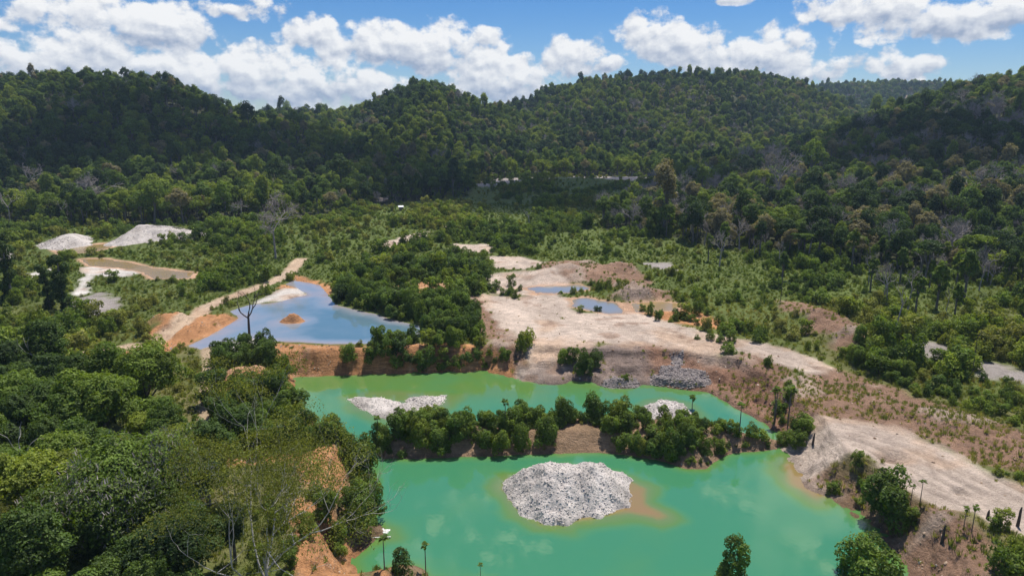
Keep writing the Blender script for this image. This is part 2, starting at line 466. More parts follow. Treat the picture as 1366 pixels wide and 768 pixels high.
Z_BROWN = [GP(p) for p in [
    [(715, 482), (760, 472), (800, 456), (860, 455), (950, 475), (1000, 468), (1062, 492), (1090, 530), (1060, 565), (1030, 580), (980, 545), (945, 526), (820, 522), (715, 516), (690, 505)],
    [(700, 372), (735, 350), (785, 348), (840, 362), (866, 378), (835, 386), (770, 378)],
    [(815, 398), (850, 384), (885, 388), (890, 400), (850, 404)],
    [(1050, 498), (1110, 492), (1200, 518), (1300, 558), (1420, 600), (1440, 645), (1366, 642), (1300, 612), (1200, 572), (1130, 558), (1075, 552)],
    [(1036, 402), (1075, 408), (1110, 430), (1152, 450), (1162, 466), (1120, 468), (1080, 444)],
    [(1030, 585), (1060, 600), (1100, 602), (1130, 625), (1120, 655), (1080, 655), (1045, 618)],
    [(1205, 722), (1225, 690), (1250, 676), (1275, 690), (1300, 720), (1345, 765), (1390, 850), (1215, 860)],
    [(620, 395), (650, 395), (700, 455), (705, 480), (660, 470), (640, 440)]]]
ROAD = GP([(120, 470), (160, 464), (205, 457), (237, 443), (258, 430), (272, 412), (290, 403), (330, 389), (365, 376), (386, 363), (401, 346)])
PATH = GP([(276, 462), (278, 490), (277, 515), (275, 535), (268, 575), (262, 600)])
GULLY = GP([(1060, 470), (1085, 500), (1075, 530), (1070, 560)])

# valley floor without tall forest, on the ground
VALLEY = GP([(-400, 305), (0, 300), (100, 301), (300, 297), (400, 290), (480, 280), (560, 268), (625, 262), (636, 246), (700, 236), (862, 236), (884, 246), (860, 262), (800, 290),
             (800, 305), (850, 314), (920, 326), (985, 336), (1050, 345), (1100, 350), (1200, 362), (1300, 376), (1420, 395), (1700, 430), (2400, 560), (2400, 900), (-600, 900)])

# hills: (u, base distance, crest distance, skyline v)
HILLS = [
    [(-700, 330, 640, 60), (-300, 340, 660, 80), (-100, 370, 690, 95), (0, 385, 700, 103), (60, 390, 700, 99), (130, 395, 700, 93), (200, 400, 700, 106), (260, 405, 700, 122),
     (330, 415, 690, 156), (400, 430, 660, 166), (470, 440, 620, 190), (540, 470, 620, 225), (600, 560, 680, 250)],
    [(250, 560, 950, 170), (335, 560, 960, 162), (380, 560, 960, 148), (420, 520, 960, 150), (470, 500, 960, 149), (520, 500, 960, 128), (555, 520, 960, 116), (585, 560, 960, 112), (620, 620, 960, 124), (660, 650, 970, 142), (720, 680, 980, 165), (800, 700, 960, 200)],
    [(560, 680, 1150, 180), (640, 680, 1150, 160), (690, 690, 1150, 142), (740, 690, 1150, 120), (810, 690, 1150, 104), (880, 700, 1150, 100), (980, 710, 1150, 99), (1040, 720, 1150, 110), (1080, 740, 1150, 126), (1150, 760, 1150, 150), (1250, 800, 1150, 170)],
    [(950, 1250, 1850, 140), (1050, 1250, 1850, 120), (1100, 1250, 1850, 114), (1180, 1250, 1850, 111), (1270, 1250, 1850, 113), (1400, 1250, 1850, 118), (1700, 1250, 1850, 130)],
    [(800, 480, 560, 258), (860, 420, 600, 240), (930, 350, 640, 220), (1000, 330, 680, 202), (1060, 310, 700, 188), (1130, 295, 720, 166), (1200, 285, 740, 142), (1280, 275, 740, 116), (1340, 268, 740, 102), (1400, 262, 740, 96), (1600, 240, 700, 70), (2200, 220, 640, 40)],
]
TREE_H = 9.0
def hill_height(X, Y):
    U = 683 + 931.0 * X / np.maximum(Y, 1.0)
    base = floor_z(Y)
    best = np.zeros_like(X)
    nz = fbm(X / 150, Y / 150, 4, 31)
    U2 = U + 22 * fbm(X / 90, Y / 90, 2, 77)
    for L in HILLS:
        uu = np.array([q[0] for q in L], float)
        us = np.linspace(uu[0], uu[-1], 800)
        def interp(k):
            w = np.interp(us, uu, [q[k] for q in L])
            ker = np.hanning(31); ker /= ker.sum()
            w = np.convolve(np.pad(w, 15, mode='edge'), ker, 'valid')
            return np.interp(U2, us, w)
        Db, Dt, vs = interp(1), interp(2), interp(3)
        yc = (384 - vs) / F_PX
        zt = CAM_H + Dt * (-SP + CP * yc) / (CP + SP * yc) - TREE_H
        edge = sstep(uu[0], uu[0] + 60, U) * (1 - sstep(uu[-1] - 60, uu[-1], U))
        s = (Y - Db) / (Dt - Db)
        up = np.clip(s, 0, 1); prof = (0.42 * up + 0.58 * up * up * (3 - 2 * up))
        prof = np.where(s > 1, 1 - 0.7 * sstep(0, 1.3, s - 1), prof)
        h = np.maximum(0, zt - base) * prof * edge * (1 + 0.12 * nz * (1 - np.clip(np.abs(s - 1) < 0.15, 0, 1)))
        best = np.maximum(best, h)
    mask = np.clip(best / 3.0, 0, 1)
    rav = 1 - np.abs(fbm(X / 130, Y / 130, 3, 19)) * 2.2
    crest = np.clip(best / 60.0, 0, 1)
    best = best + mask * (4.0 * fbm(X / 45, Y / 45, 3, 5) - 11.0 * np.clip(rav, 0, 1) ** 2 * crest * (1 - 0.6 * crest))
    return np.maximum(best, 0), mask

# ------------------------------------------------------------------ terrain arrays on a fan that widens with distance
ys = [18.0]
while ys[-1] < 3600: ys.append(ys[-1] + (0.26 if 62 < ys[-1] < 500 else 0.6) + 0.000016 * ys[-1] ** 2)
ys = np.array(ys)
ts = np.concatenate([np.linspace(-1.9, -0.9, 60, endpoint=False), np.linspace(-0.9, 0.9, 760), np.linspace(0.9, 1.9, 61)[1:]])
YY, TT = np.meshgrid(ys, ts, indexing='ij')
XX = TT * YY

HH, HMASK = hill_height(XX, YY)
N_BIG = fbm(XX / 30, YY / 30, 4, 3)
N_MED = fbm(XX / 7, YY / 7, 4, 13)
N_SML = fbm(XX / 1.6, YY / 1.6, 4, 23)
N_EDGE = fbm(XX / 4.0, YY / 4.0, 4, 41)

def zone(polys, soft=1.2, wob=1.3, soft_far=0.006):
    w = np.zeros_like(XX)
    sf = soft + soft_far * YY * 0.6
    for p in polys:
        d = sdf(XX, YY, p) + wob * (1 + YY / 250) * (N_EDGE + 0.8 * N_MED)
        w = np.maximum(w, 1 - sstep(-sf * 0.5, sf, d))
    return w
W_SAND = zone(Z_SAND); W_WHITE = zone(Z_WHITE, 1.0, 0.8); W_GRAV = zone(Z_GRAVELG, 1.5, 1.6)
W_ORANGE = zone(Z_ORANGE); W_BROWN = zone(Z_BROWN, 1.6, 1.8)
D_ROAD = polyline_d(XX, YY, ROAD) + 0.5 * N_EDGE
D_PATH = polyline_d(XX, YY, PATH) + 0.5 * N_EDGE
W_ROAD = 1 - sstep(1.6, 2.9, D_ROAD)
W_PATH = 1 - sstep(0.7, 1.6, D_PATH)
D_LAKE = sdf(XX, YY, LAKE, 30.0) + 0.55 * N_EDGE + 0.9 * N_MED * (YY > 128)
D_RIDGE = sdf(XX, YY, RIDGE, 20.0) + 0.6 * N_EDGE
D_POND = sdf(XX, YY, POND, 14.0) + 0.6 * N_EDGE

# heights
flat = np.clip(W_SAND + W_WHITE + W_ROAD, 0, 1)
land = floor_z(YY) + (1 - 0.8 * flat) * (0.55 * N_BIG + 0.25 * N_MED) + 0.05 * N_SML
land = land + np.clip(W_BROWN + W_ORANGE, 0, 1) * (1 - flat) * (0.55 * N_MED + 0.34 * np.abs(N_SML) + 0.12 * N_SML)
land = land + 0.10 * flat * N_MED + HH
def bump(u, v, rx, ry, h, rough=0.25):
    global land
    x, y = G(u, v)
    q = ((XX - x) / rx) ** 2 + ((YY - y) / ry) ** 2
    b = np.exp(-q * 1.2)
    land = land + h * b * (1 + rough * N_MED + 0.15 * N_SML)
for a in [(215, 437, 5, 6, 2.2), (240, 434, 5, 5, 1.8), (290, 430, 7, 6, 1.6), (262, 447, 7, 6, 1.0), (310, 510, 4, 3, 1.6), (350, 508, 5, 3, 1.8),
          (430, 612, 3, 4, 1.2), (410, 630, 3, 3, 1.0), (760, 364, 9, 8, 3.0), (730, 372, 6, 6, 2.0), (800, 372, 8, 6, 1.6), (850, 395, 7, 6, 3.2), (835, 362, 10, 8, 2.6),
          (1100, 437, 7, 9, 3.2), (1140, 457, 6, 8, 2.4), (1070, 420, 6, 9, 2.4), (925, 520, 4, 3, -0.4), (1020, 505, 6, 6, -1.4), (1050, 535, 6, 6, -0.8),
          (1250, 560, 8, 6, 1.0), (1180, 540, 8, 6, 0.8), (1320, 590, 6, 5, 0.9), (1190, 608, 2.2, 1.8, -1.6), (1180, 604, 1.6, 1.0, 0.5),
          (1280, 655, 1.3, 0.9, -0.7), (1085, 592, 2.4, 1.6, 0.9), (1060, 618, 2.5, 2.5, 0.6), (1120, 610, 3, 3, 0.6), (680, 345, 10, 8, 0.4),
          (440, 716, 4, 5, 1.0), (415, 750, 4, 5, 1.5), (930, 320, 14, 10, 3.0), (640, 250, 26, 22, 2.0), (760, 244, 45, 20, 4.5), (840, 241, 30, 18, 3.0), (720, 258, 20, 16, 2.0), (690, 250, 18, 12, 2.5)]:
    bump(*a)
# road ruts
land = land - 0.12 * np.exp(-((D_ROAD - 0.9) / 0.3) ** 2) + 0.25 * np.exp(-((D_ROAD - 3.0) / 0.7) ** 2)
# wheel tracks on the sand flats
TRACKS = [GP(p) for p in ([(690, 425), (760, 432), (850, 436), (930, 450), (1000, 463), (1080, 490)], [(700, 450), (780, 440), (860, 442), (960, 462), (1060, 484)], [(660, 400), (700, 412), (790, 428), (900, 440)],
          [(1045, 575), (1120, 578), (1200, 598), (1290, 640), (1420, 705)], [(1060, 592), (1140, 590), (1230, 622), (1330, 675), (1420, 730)], [(1090, 560), (1180, 580), (1280, 620), (1420, 690)], [(1110, 600), (1190, 618), (1250, 655), (1340, 690)], [(1240, 600), (1260, 640), (1330, 668), (1400, 680)],
          [(640, 385), (690, 375), (740, 372)], [(710, 352), (690, 375), (680, 400)])]
RUT = np.zeros_like(XX)
for p in TRACKS:
    dd = polyline_d(XX, YY, p, 6.0) + 0.12 * N_EDGE
    RUT = np.maximum(RUT, np.exp(-((dd - 1.0) / 0.36) ** 2) * (0.45 + 0.55 * sstep(-.4, .3, N_MED)))
land = land - 0.17 * RUT * flat
# lake bank: cliffs to the north-west, long slope below the sand plateau
wbank = np.full_like(XX, 5.5)
def wset(pts, val, soft=6):
    global wbank
    w = 1 - sstep(-soft, soft, sdf(XX, YY, PP(pts, 2.0)))
    wbank = wbank * (1 - w) + val * w
wset([(380, 440), (640, 440), (650, 510), (380, 520)], 4.2)
wset([(700, 440), (1000, 440), (1060, 560), (960, 560), (700, 525)], 12.0)
wset([(1030, 570), (1110, 570), (1160, 680), (1080, 690)], 9.0)
# erosion gullies on the banks
gul = np.abs(fbm(XX / 3.6 + 0.5 * N_MED, YY / 5.0, 4, 55)); gul2 = np.abs(fbm(XX / 3.5, YY / 3.5, 3, 66))
dl = np.maximum(D_LAKE, 0)
q = np.clip(dl / wbank, 0, 1)
slope = q * (0.55 + 0.45 * (q * q * (3 - 2 * q)) / np.maximum(q, 1e-3) * q)
slope = np.clip(0.35 * q + 0.65 * sstep(0.0, 1.0, q), 0, 1)
qn = np.clip(q + 0.10 * N_MED, 0, 1)
long_ = sstep(7, 11, wbank)
slope = slope * (1 - long_) + long_ * np.clip(0.22 * sstep(0, .2, qn) + 0.36 * qn + 0.20 * sstep(0.42, 0.52, qn) + 0.22 * sstep(0.84, 0.95, qn), 0, 1)
bank = land * slope - (0.9 * (1 - gul) ** 3 + 1.1 * gul2) * 4 * q * (1 - q) * 0.8 + 0.26 * N_SML * np.minimum(1, 4 * q * (1 - q) + .3 * q)
terr = np.where(D_LAKE > 0, np.where(q < 1, bank, land), np.maximum(-2.6, 0.30 * D_LAKE))
# the wooded ridge between the two parts of the lake
rh = np.clip(-D_RIDGE / 3.6, 0, 1)
rtop = 2.3 * (0.3 * rh + 0.7 * rh * rh * (3 - 2 * rh)) + 0.35 * N_MED * rh - 0.5 * gul * rh * (1 - rh) * 3
terr = np.where((D_RIDGE < 0) & (D_LAKE < 2), np.maximum(terr, rtop), terr)
terr = np.where((D_RIDGE >= 0) & (D_LAKE < 0), np.maximum(terr, -0.38 * np.minimum(D_RIDGE, 8)), terr)
for (u, v, r_, h_) in ((962, 800, 2.6, 1.3), (535, 775, 3.2, 1.8), (570, 785, 2.0, 1.0), (641, 792, 1.4, .7)):
    x, y = P(u, v); terr = np.maximum(terr, h_ * 1.6 * np.exp(-((XX - x) ** 2 + (YY - y) ** 2) / r_ ** 2) * (1 + .3 * N_MED) - h_ * .6 - 2.4 * ((XX - x) ** 2 + (YY - y) ** 2 > 9 * r_ ** 2))
# ponds
def carve(D, level, depth=0.9, slope=0.22, bankw=3.0):
    global terr
    inside = level - np.minimum(depth, slope * -D)
    k = sstep(0, bankw, D)
    terr = np.where(D < 0, np.minimum(inside, 1e3), np.where(D < bankw, (level + 0.02) * (1 - k) + np.maximum(terr, level + 0.12) * k, terr))
carve(D_POND, 4.3, 1.4, 0.25, 3.0)
PONDS = []
for nm, pl in (('tan1', TAN1), ('tan2', TAN2), ('pud1', PUD1), ('pud2', PUD2), ('pud3', PUD3)):
    lv = float(floor_z(pl[:, 1].mean())) - 0.1
    D = sdf(XX, YY, pl, 10.0) + (0.9 if nm != 'pud3' else 2.4) * N_EDGE
    carve(D, lv, 0.5, 0.2, 4.0)
    PONDS.append((nm, pl, lv, D))
# little orange island in the blue pond
x, y = P(390, 428, 4.4)
ISL = np.exp(-((XX - x) / 3.8) ** 2 - ((YY - y) / 3.0) ** 2)
terr = np.where(ISL > 0.05, np.maximum(terr, 3.3 + 2.6 * np.exp(-((XX - x) / 3.2) ** 2 - ((YY - y) / 2.2) ** 2) * (1 + 0.35 * N_MED + 0.3 * N_SML)), terr)

# lookups
def gi(x, y):
    x = np.asarray(x, float); y = np.asarray(y, float)
    r = np.clip(np.interp(y, ys, np.arange(len(ys))), 0, len(ys) - 1.001)
    c = np.clip(np.interp(x / np.maximum(y, 1), ts, np.arange(len(ts))), 0, len(ts) - 1.001)
    return r, c
def look(A, x, y):
    r, c = gi(x, y)
    r0 = r.astype(int); c0 = c.astype(int); fr = r - r0; fc = c - c0
    return (A[r0, c0] * (1 - fc) + A[r0, c0 + 1] * fc) * (1 - fr) + (A[r0 + 1, c0] * (1 - fc) + A[r0 + 1, c0 + 1] * fc) * fr
def gz(x, y): return float(look(terr, [x], [y])[0])
ELEV = (terr - CAM_H) / YY
HORIZ = np.maximum.accumulate(ELEV, axis=0)
def hits(u, v):
    """where the ray through a pixel of the traced layout meets the finished terrain"""
    dx, dy, dz = ray(u, v)
    t = np.linspace(40, 3000, 24000)
    x, y, z = dx * t, dy * t, CAM_H + dz * t
    g = look(terr, x, y)
    k = np.argmax(z < g)
    return float(x[k]), float(y[k]), float(g[k])

# colours (albedo of the ground itself)
C_SAND = np.array([0.50, 0.405, 0.335]); C_WHITE = np.array([0.58, 0.54, 0.50]); C_GRAV = np.array([0.31, 0.275, 0.255])
C_ORANGE = np.array([0.45, 0.225, 0.105]); C_BROWN = np.array([0.25, 0.155, 0.105]); C_GRASS = np.array([0.115, 0.140, 0.038])
C_DRY = np.array([0.21, 0.18, 0.085]); C_FOREST = np.array([0.05, 0.055, 0.025]); C_ROAD = np.array([0.50, 0.37, 0.26])
def mixw(c, w, k): return c * (1 - w[..., None]) + k * w[..., None]
colr = np.ones(XX.shape + (3,)) * C_GRASS
colr = mixw(colr, sstep(-0.1, 0.5, fbm(XX / 18, YY / 18, 4, 91)) * (0.75 - 0.45 * sstep(130, 190, YY)), C_DRY)
colr = mixw(colr, sstep(150, 210, YY) * 0.7, np.array([0.085, 0.118, 0.028]))
colr = mixw(colr, HMASK, C_FOREST)
colr = mixw(colr, sstep(-2, 4, sdf(XX, YY, VALLEY, 30.0)) * (YY > 150), C_FOREST)
near_bank = (1 - sstep(3, 9, D_LAKE)) * (D_LAKE > -40) * 0.8
colr = mixw(colr, np.clip(near_bank, 0, 1), C_BROWN * 1.05)
colr = mixw(colr, W_BROWN, C_BROWN); colr = mixw(colr, W_GRAV, C_GRAV)
colr = mixw(colr, W_ORANGE, C_ORANGE); colr = mixw(colr, W_SAND, C_SAND); colr = mixw(colr, W_WHITE, C_WHITE)
colr = mixw(colr, W_BROWN * sstep(0.1, 0.5, N_MED) * 0.6, C_SAND * 0.85)
colr = mixw(colr, np.clip(W_ORANGE * sstep(0.15, 0.6, N_BIG + 0.4 * N_SML) * 0.5, 0, 1), C_SAND * np.array([1.0, 0.85, 0.7]))
for nm, pl, lv, D in PONDS: colr = mixw(colr, 1 - sstep(0.6, 2.8, D + 1.2 * N_MED), C_ORANGE * 0.6 + C_SAND * 0.4)
GREYBANK = GP([(700, 478), (760, 462), (850, 458), (880, 478), (870, 510), (800, 506), (730, 498)])
gb = 1 - sstep(-2.0, 2.5, sdf(XX, YY, GREYBANK) + 2.2 * N_MED)
colr = mixw(colr, gb * 0.75, np.array([0.225, 0.180, 0.160]))
REDBANK = GP([(860, 458), (950, 474), (1010, 486), (1050, 510), (1060, 545), (1000, 540), (950, 508), (890, 490)])
rb = 1 - sstep(-2.0, 2.5, sdf(XX, YY, REDBANK) + 2.2 * N_MED)
colr = mixw(colr, rb * 0.8, np.array([0.235, 0.130, 0.085]))
colr = mixw(colr, W_ROAD, C_ROAD); colr = mixw(colr, W_PATH * 0.8, C_ROAD * 0.95)
colr = mixw(colr, (1 - sstep(1.5, 4.0, -D_RIDGE)) * (D_RIDGE < 0.5) * (D_LAKE < 3), np.array([0.33, 0.22, 0.14]))
colr = mixw(colr, np.clip(ISL * 2, 0, 1), C_ORANGE * 1.1)
wet = (1 - sstep(0.05, 0.5, terr)) * (D_LAKE < 3)
colr = colr * (1 - 0.35 * wet[..., None])
tone = 1 + 0.22 * fbm(XX / 5, YY / 12, 4, 101) + 0.12 * N_SML - 0.26 * RUT * flat
damp = flat * sstep(0.05, 0.55, fbm(XX / 14, YY / 20, 4, 131))
colr = mixw(colr, damp * 0.45, np.array([0.40, 0.315, 0.26]))
pink = flat * sstep(0.1, 0.5, fbm(XX / 9, YY / 9, 4, 137))
colr = mixw(colr, pink * 0.55, np.array([0.46, 0.305, 0.20]))
red = flat * sstep(0.25, 0.5, fbm(XX / 4.5, YY / 4.5, 5, 139)) * (YY > 125)
colr = mixw(colr, red * 0.6, C_BROWN)
streak = 1 + W_SAND * 0.14 * fbm((XX + 0.55 * YY) / 2.0, (YY - 0.5 * XX) / 22.0, 3, 111)
colr = np.clip(colr * (tone * streak)[..., None], 0.01, 0.85)

# terrain mesh
nr, nc = XX.shape
idx = np.arange(nr * nc).reshape(nr, nc)
quads = np.stack([idx[:-1, :-1], idx[:-1, 1:], idx[1:, 1:], idx[1:, :-1]], -1).reshape(-1, 4)
me = np_mesh('terrain', np.stack([XX, YY, terr], -1).reshape(-1, 3), quads, True, None, colr.reshape(-1, 3))
o = link('terrain', me, None, M_GROUND); o['kind'] = 'structure'

# ================================================================== water
def water_sheet(name, poly, level, mat, step, depth_fn, label_kind='structure', pad=3.0):
    lo, hi = poly.min(0) - pad, poly.max(0) + pad
    gx = np.arange(lo[0], hi[0] + step, step); gy = np.arange(lo[1], hi[1] + step, step)
    X, Y = np.meshgrid(gx, gy, indexing='ij')
    gz_ = look(terr, X, Y)
    dep = depth_fn(X, Y, level - gz_)
    n0, n1_ = X.shape
    id_ = np.arange(n0 * n1_).reshape(n0, n1_)
    F = np.stack([id_[:-1, :-1], id_[1:, :-1], id_[1:, 1:], id_[:-1, 1:]], -1).reshape(-1, 4)
    near = (sdf(X, Y, poly, 6.0) < 2.6).ravel() & ((gz_ < level + 0.5).ravel())
    keep = near[F].any(1); F = F[keep]
    used = np.unique(F); remap = -np.ones(n0 * n1_, int); remap[used] = np.arange(len(used))
    V = np.stack([X.ravel(), Y.ravel(), np.full(X.size, level)], -1)[used]
    me = np_mesh(name, V, remap[F], True, {'depth': dep.ravel()[used]})
    o = link(name, me, None, mat); o['kind'] = label_kind
    return o
M_LAKE = water_material('emerald_water', [(0.0, (0.24, 0.15, 0.065)), (0.14, (0.20, 0.165, 0.06)), (0.32, (0.12, 0.18, 0.06)), (0.60, (0.090, 0.185, 0.045)), (0.80, (0.062, 0.195, 0.080)), (1.0, (0.045, 0.188, 0.092))], 0.02, 0.02, 0.9)
M_POND = water_material('blue_pond_water', [(0.0, (0.30, 0.20, 0.12)), (0.25, (0.27, 0.26, 0.28)), (0.6, (0.18, 0.23, 0.28)), (1.0, (0.09, 0.165, 0.215))], 0.03, 0.03, 1.0)
M_TAN = water_material('tan_water', [(0.0, (0.30, 0.21, 0.10)), (0.5, (0.30, 0.20, 0.085)), (1.0, (0.27, 0.19, 0.08))], 0.12, 0.05, 1.0)
M_PUD = water_material('puddle_water', [(0.0, (0.25, 0.20, 0.14)), (1.0, (0.20, 0.21, 0.22))], 0.03, 0.02, 1.0)

# gravel heaps: (name, polygon px, base level, height, peaks [(u, v, w)], label, stones)
def mound_poly(pts, z): return PP(pts, z)
GRAVEL_ISLAND = PP([(668, 650), (672, 640), (690, 634), (725, 630), (760, 628), (800, 630), (830, 634), (845, 640), (836, 650), (846, 662), (838, 676), (812, 684), (800, 690), (772, 692), (756, 700), (722, 698), (694, 686), (684, 672)])
HALO = PP([(655, 650), (670, 632), (760, 622), (845, 632), (880, 650), (872, 668), (905, 686), (912, 694), (880, 700), (840, 694), (790, 702), (760, 710), (715, 706), (680, 690)])
FLAT_ISLAND = PP([(462, 532), (480, 530), (510, 531), (540, 538), (566, 546), (566, 558), (540, 563), (515, 560), (485, 548)])
FLAT_ISLAND2 = PP([(540, 534), (560, 529), (596, 528), (594, 536), (572, 545), (552, 544)])
FLAT_HALO = PP([(455, 528), (500, 520), (560, 522), (620, 526), (600, 545), (570, 562), (520, 566), (470, 548)])
BACK_ISLAND = PP([(858, 545), (870, 538), (890, 536), (912, 541), (922, 552), (905, 562), (870, 562)])
BEACH = PP([(1050, 610), (1076, 625), (1096, 648), (1120, 660), (1090, 670), (1060, 650), (1040, 620)])
def lake_depth(X, Y, d):
    n = fbm(X / 3, Y / 3, 4, 141)
    out = 0.60 + np.clip(d, 0, 3) / 2.0
    beach = sdf(X, Y, BEACH, 10) + 0.9 * n
    out = np.minimum(out, 0.10 + 0.40 * np.clip((beach + 1.0) / 2.2, 0, 4))
    h1 = sdf(X, Y, HALO, 10) + 0.9 * n
    out = np.minimum(out, 0.12 + 0.46 * np.clip((h1 + 2.3) / 2.2, 0, 4))
    h2 = sdf(X, Y, FLAT_HALO, 10) + 0.9 * n
    out = np.minimum(out, 0.30 + 0.34 * np.clip((h2 + 1.5) / 2.2, 0, 4))
    h3 = sdf(X, Y, BACK_ISLAND, 10) + 0.6 * n
    out = np.minimum(out, 0.24 + 0.34 * np.clip(h3 / 2.0, 0, 4))
    # greener, shallower northern arm
    north = sstep(112, 134, Y)
    out = np.where(Y > 100, np.minimum(out, 1.0 - 0.38 * north), out)
    return np.clip(out, 0, 1)
water_sheet('lake_water', LAKE, 0.0, M_LAKE, 0.6, lake_depth)
water_sheet('pond_water', POND, 4.3, M_POND, 0.6, lambda X, Y, d: np.clip(d / 1.35 * (1 - 0.55 * (1 - sstep(-58, -40, X))) + 0.20 + 0.22 * fbm(X / 4, Y / 4, 3, 5), 0, 1))
for nm, pl, lv, D in PONDS:
    water_sheet('pond_water', pl, lv, M_TAN if nm.startswith('tan') or nm == 'pud2' else M_PUD, 0.8, lambda X, Y, d: np.clip(d / 0.5, 0, 1))

# ================================================================== gravel heaps
ICO_V = None
def ico():
    t = (1 + 5 ** 0.5) / 2
    V = np.array([(-1, t, 0), (1, t, 0), (-1, -t, 0), (1, -t, 0), (0, -1, t), (0, 1, t), (0, -1, -t), (0, 1, -t), (t, 0, -1), (t, 0, 1), (-t, 0, -1), (-t, 0, 1)], float)
    V /= np.linalg.norm(V[0])
    Fc = np.array([(0, 11, 5), (0, 5, 1), (0, 1, 7), (0, 7, 10), (0, 10, 11), (1, 5, 9), (5, 11, 4), (11, 10, 2), (10, 7, 6), (7, 1, 8), (3, 9, 4), (3, 4, 2), (3, 2, 6), (3, 6, 8), (3, 8, 9), (4, 9, 5), (2, 4, 11), (6, 2, 10), (8, 6, 7), (9, 8, 1)])
    return V, Fc
IV, IF = ico()
def stones_mesh(name, pos, size, tone=0.0):
    n = len(pos)
    s = size[:, None, None] * RNG.uniform(0.55, 1.25, (n, 1, 3)) * RNG.uniform(0.75, 1.2, (n, 12, 1))
    a = RNG.uniform(0, 6.28, n); ca, sa = np.cos(a), np.sin(a)
    V = IV[None] * s
    X = V[..., 0] * ca[:, None] - V[..., 1] * sa[:, None]; Y = V[..., 0] * sa[:, None] + V[..., 1] * ca[:, None]
    V = np.stack([X, Y, V[..., 2] * 0.8], -1) + pos[:, None, :]
    Fc = IF[None] + (np.arange(n) * 12)[:, None, None]
    lv = np.repeat(np.clip(RNG.normal(0.64, 0.13, n) + tone, 0, 1), 12)
    return np_mesh(name, V.reshape(-1, 3), Fc.reshape(-1, 3), False, {'lv': lv})
def gravel_heap(poly, base, hfun, mat, label, nstones, smin, smax, step=0.35, group=None, name='gravel_heap', dark=0.0):
    lo, hi = poly.min(0) - 1, poly.max(0) + 1
    c = poly.mean(0)
    gx = np.arange(lo[0], hi[0] + step, step); gy = np.arange(lo[1], hi[1] + step, step)
    X, Y = np.meshgrid(gx, gy, indexing='ij')
    e = fbm(X / 1.7, Y / 1.7, 4, 201)
    D = sdf(X, Y, poly, 8) + (0.6 if base < 1 else .45) * e
    g = look(terr, X, Y)
    Z = hfun(X, Y, D) + 0.13 * fbm(X / 0.7, Y / 0.7, 4, 211) + 0.25 * fbm(X / 2.5, Y / 2.5, 3, 221) * (D < 0)
    Z = np.where(D > 0, base - 0.7 * D, base + Z)
    Z = np.maximum(Z, np.minimum(g - 0.15, base + 5))if base > 1 else Z
    id_ = np.arange(X.size).reshape(X.shape)
    F = np.stack([id_[:-1, :-1], id_[1:, :-1], id_[1:, 1:], id_[:-1, 1:]], -1).reshape(-1, 4)
    F = F[(D.ravel()[F] < 0.9).any(1)]
    used = np.unique(F); rm = -np.ones(X.size, int); rm[used] = np.arange(len(used))
    V = np.stack([X.ravel(), Y.ravel(), Z.ravel()], -1)[used]
    root = bpy.data.objects.new(name, None); COL.objects.link(root); root.location = (c[0], c[1], base)
    V0 = V - np.array([c[0], c[1], base])
    lv = np.clip(0.60 - dark + 0.40 * fbm(V[:, 0] / 2.6, V[:, 1] / 3.4, 3, 231), 0, 1)
    if dark > .2: V0[:, 2] *= 1 + .35 * fbm(V[:, 0] / 4, V[:, 1] / 9, 3, 71)
    link('mound', np_mesh('mound', V0, rm[F], True, {'lv': lv}), root, mat)
    # stones strewn over it
    m = (D < 0.15)
    k = RNG.choice(np.flatnonzero(m.ravel()), nstones)
    px = X.ravel()[k] + RNG.uniform(-.5, .5, nstones) * step; py = Y.ravel()[k] + RNG.uniform(-.5, .5, nstones) * step
    pos = np.stack([px - c[0], py - c[1], Z.ravel()[k] - base], -1)
    size = smin + (smax - smin) * RNG.random(nstones) ** 5
    st = link('stones', stones_mesh('stones', pos, size, 0.40 * fbm(px / 2.6, py / 3.4, 3, 231) - dark), root, mat); st['kind'] = 'stuff'
    tag(root, label, 'gravel heap', group)
    return root
def island_h(X, Y, D):
    a = P(735, 655); b = P(790, 652); w = np.clip(-D / 3.4, 0, 1)
    cone = np.clip((-D + .35 * fbm(X / 2.2, Y / 2.2, 3, 97)) / 5.4, 0, 1) ** .92
    dip = 0.55 * np.exp(-((X - .5 * (a[0] + b[0]) - .6) / .9) ** 2) * cone
    return 4.5 * cone - dip + 0.22 * fbm(X / 1.3, Y / 1.3, 3, 99) * np.minimum(1, cone * 4)
gravel_heap(GRAVEL_ISLAND, 0.0, island_h, M_GRAVEL, 'large pale grey gravel heap rising from the green lake in the foreground', 12000, 0.02, 0.17, 0.2, dark=.03)
gravel_heap(PP([(818, 672), (830, 664), (843, 660), (838, 674), (826, 682)]), 0.0, lambda X, Y, D: .35 * np.clip(-D / .6, 0, 1), M_GRAVEL, 'tiny gravel spill at the right foot of the large gravel heap', 350, 0.05, 0.2, .25)
gravel_heap(FLAT_ISLAND, 0.0, lambda X, Y, D: (0.75 + .5 * fbm(X / 1.8, Y / 1.8, 3, 55)) * np.clip(-D / 1.6, 0, 1), M_GRAVEL, 'long low pale gravel bar in the far arm of the green lake', 3500, 0.025, 0.16, 0.22, dark=.10)
gravel_heap(FLAT_ISLAND2, 0.0, lambda X, Y, D: (0.8 + .5 * fbm(X / 1.8, Y / 1.8, 3, 57)) * np.clip(-D / 1.5, 0, 1), M_GRAVEL, 'small white gravel bar just behind the long low gravel bar', 1300, 0.06, 0.25)
gravel_heap(BACK_ISLAND, 0.0, lambda X, Y, D: 1.3 * np.clip(-D / 2.2, 0, 1), M_GRAVEL, 'small rounded white gravel bar behind the wooded ridge beside the twin saplings', 1500, 0.06, 0.25)
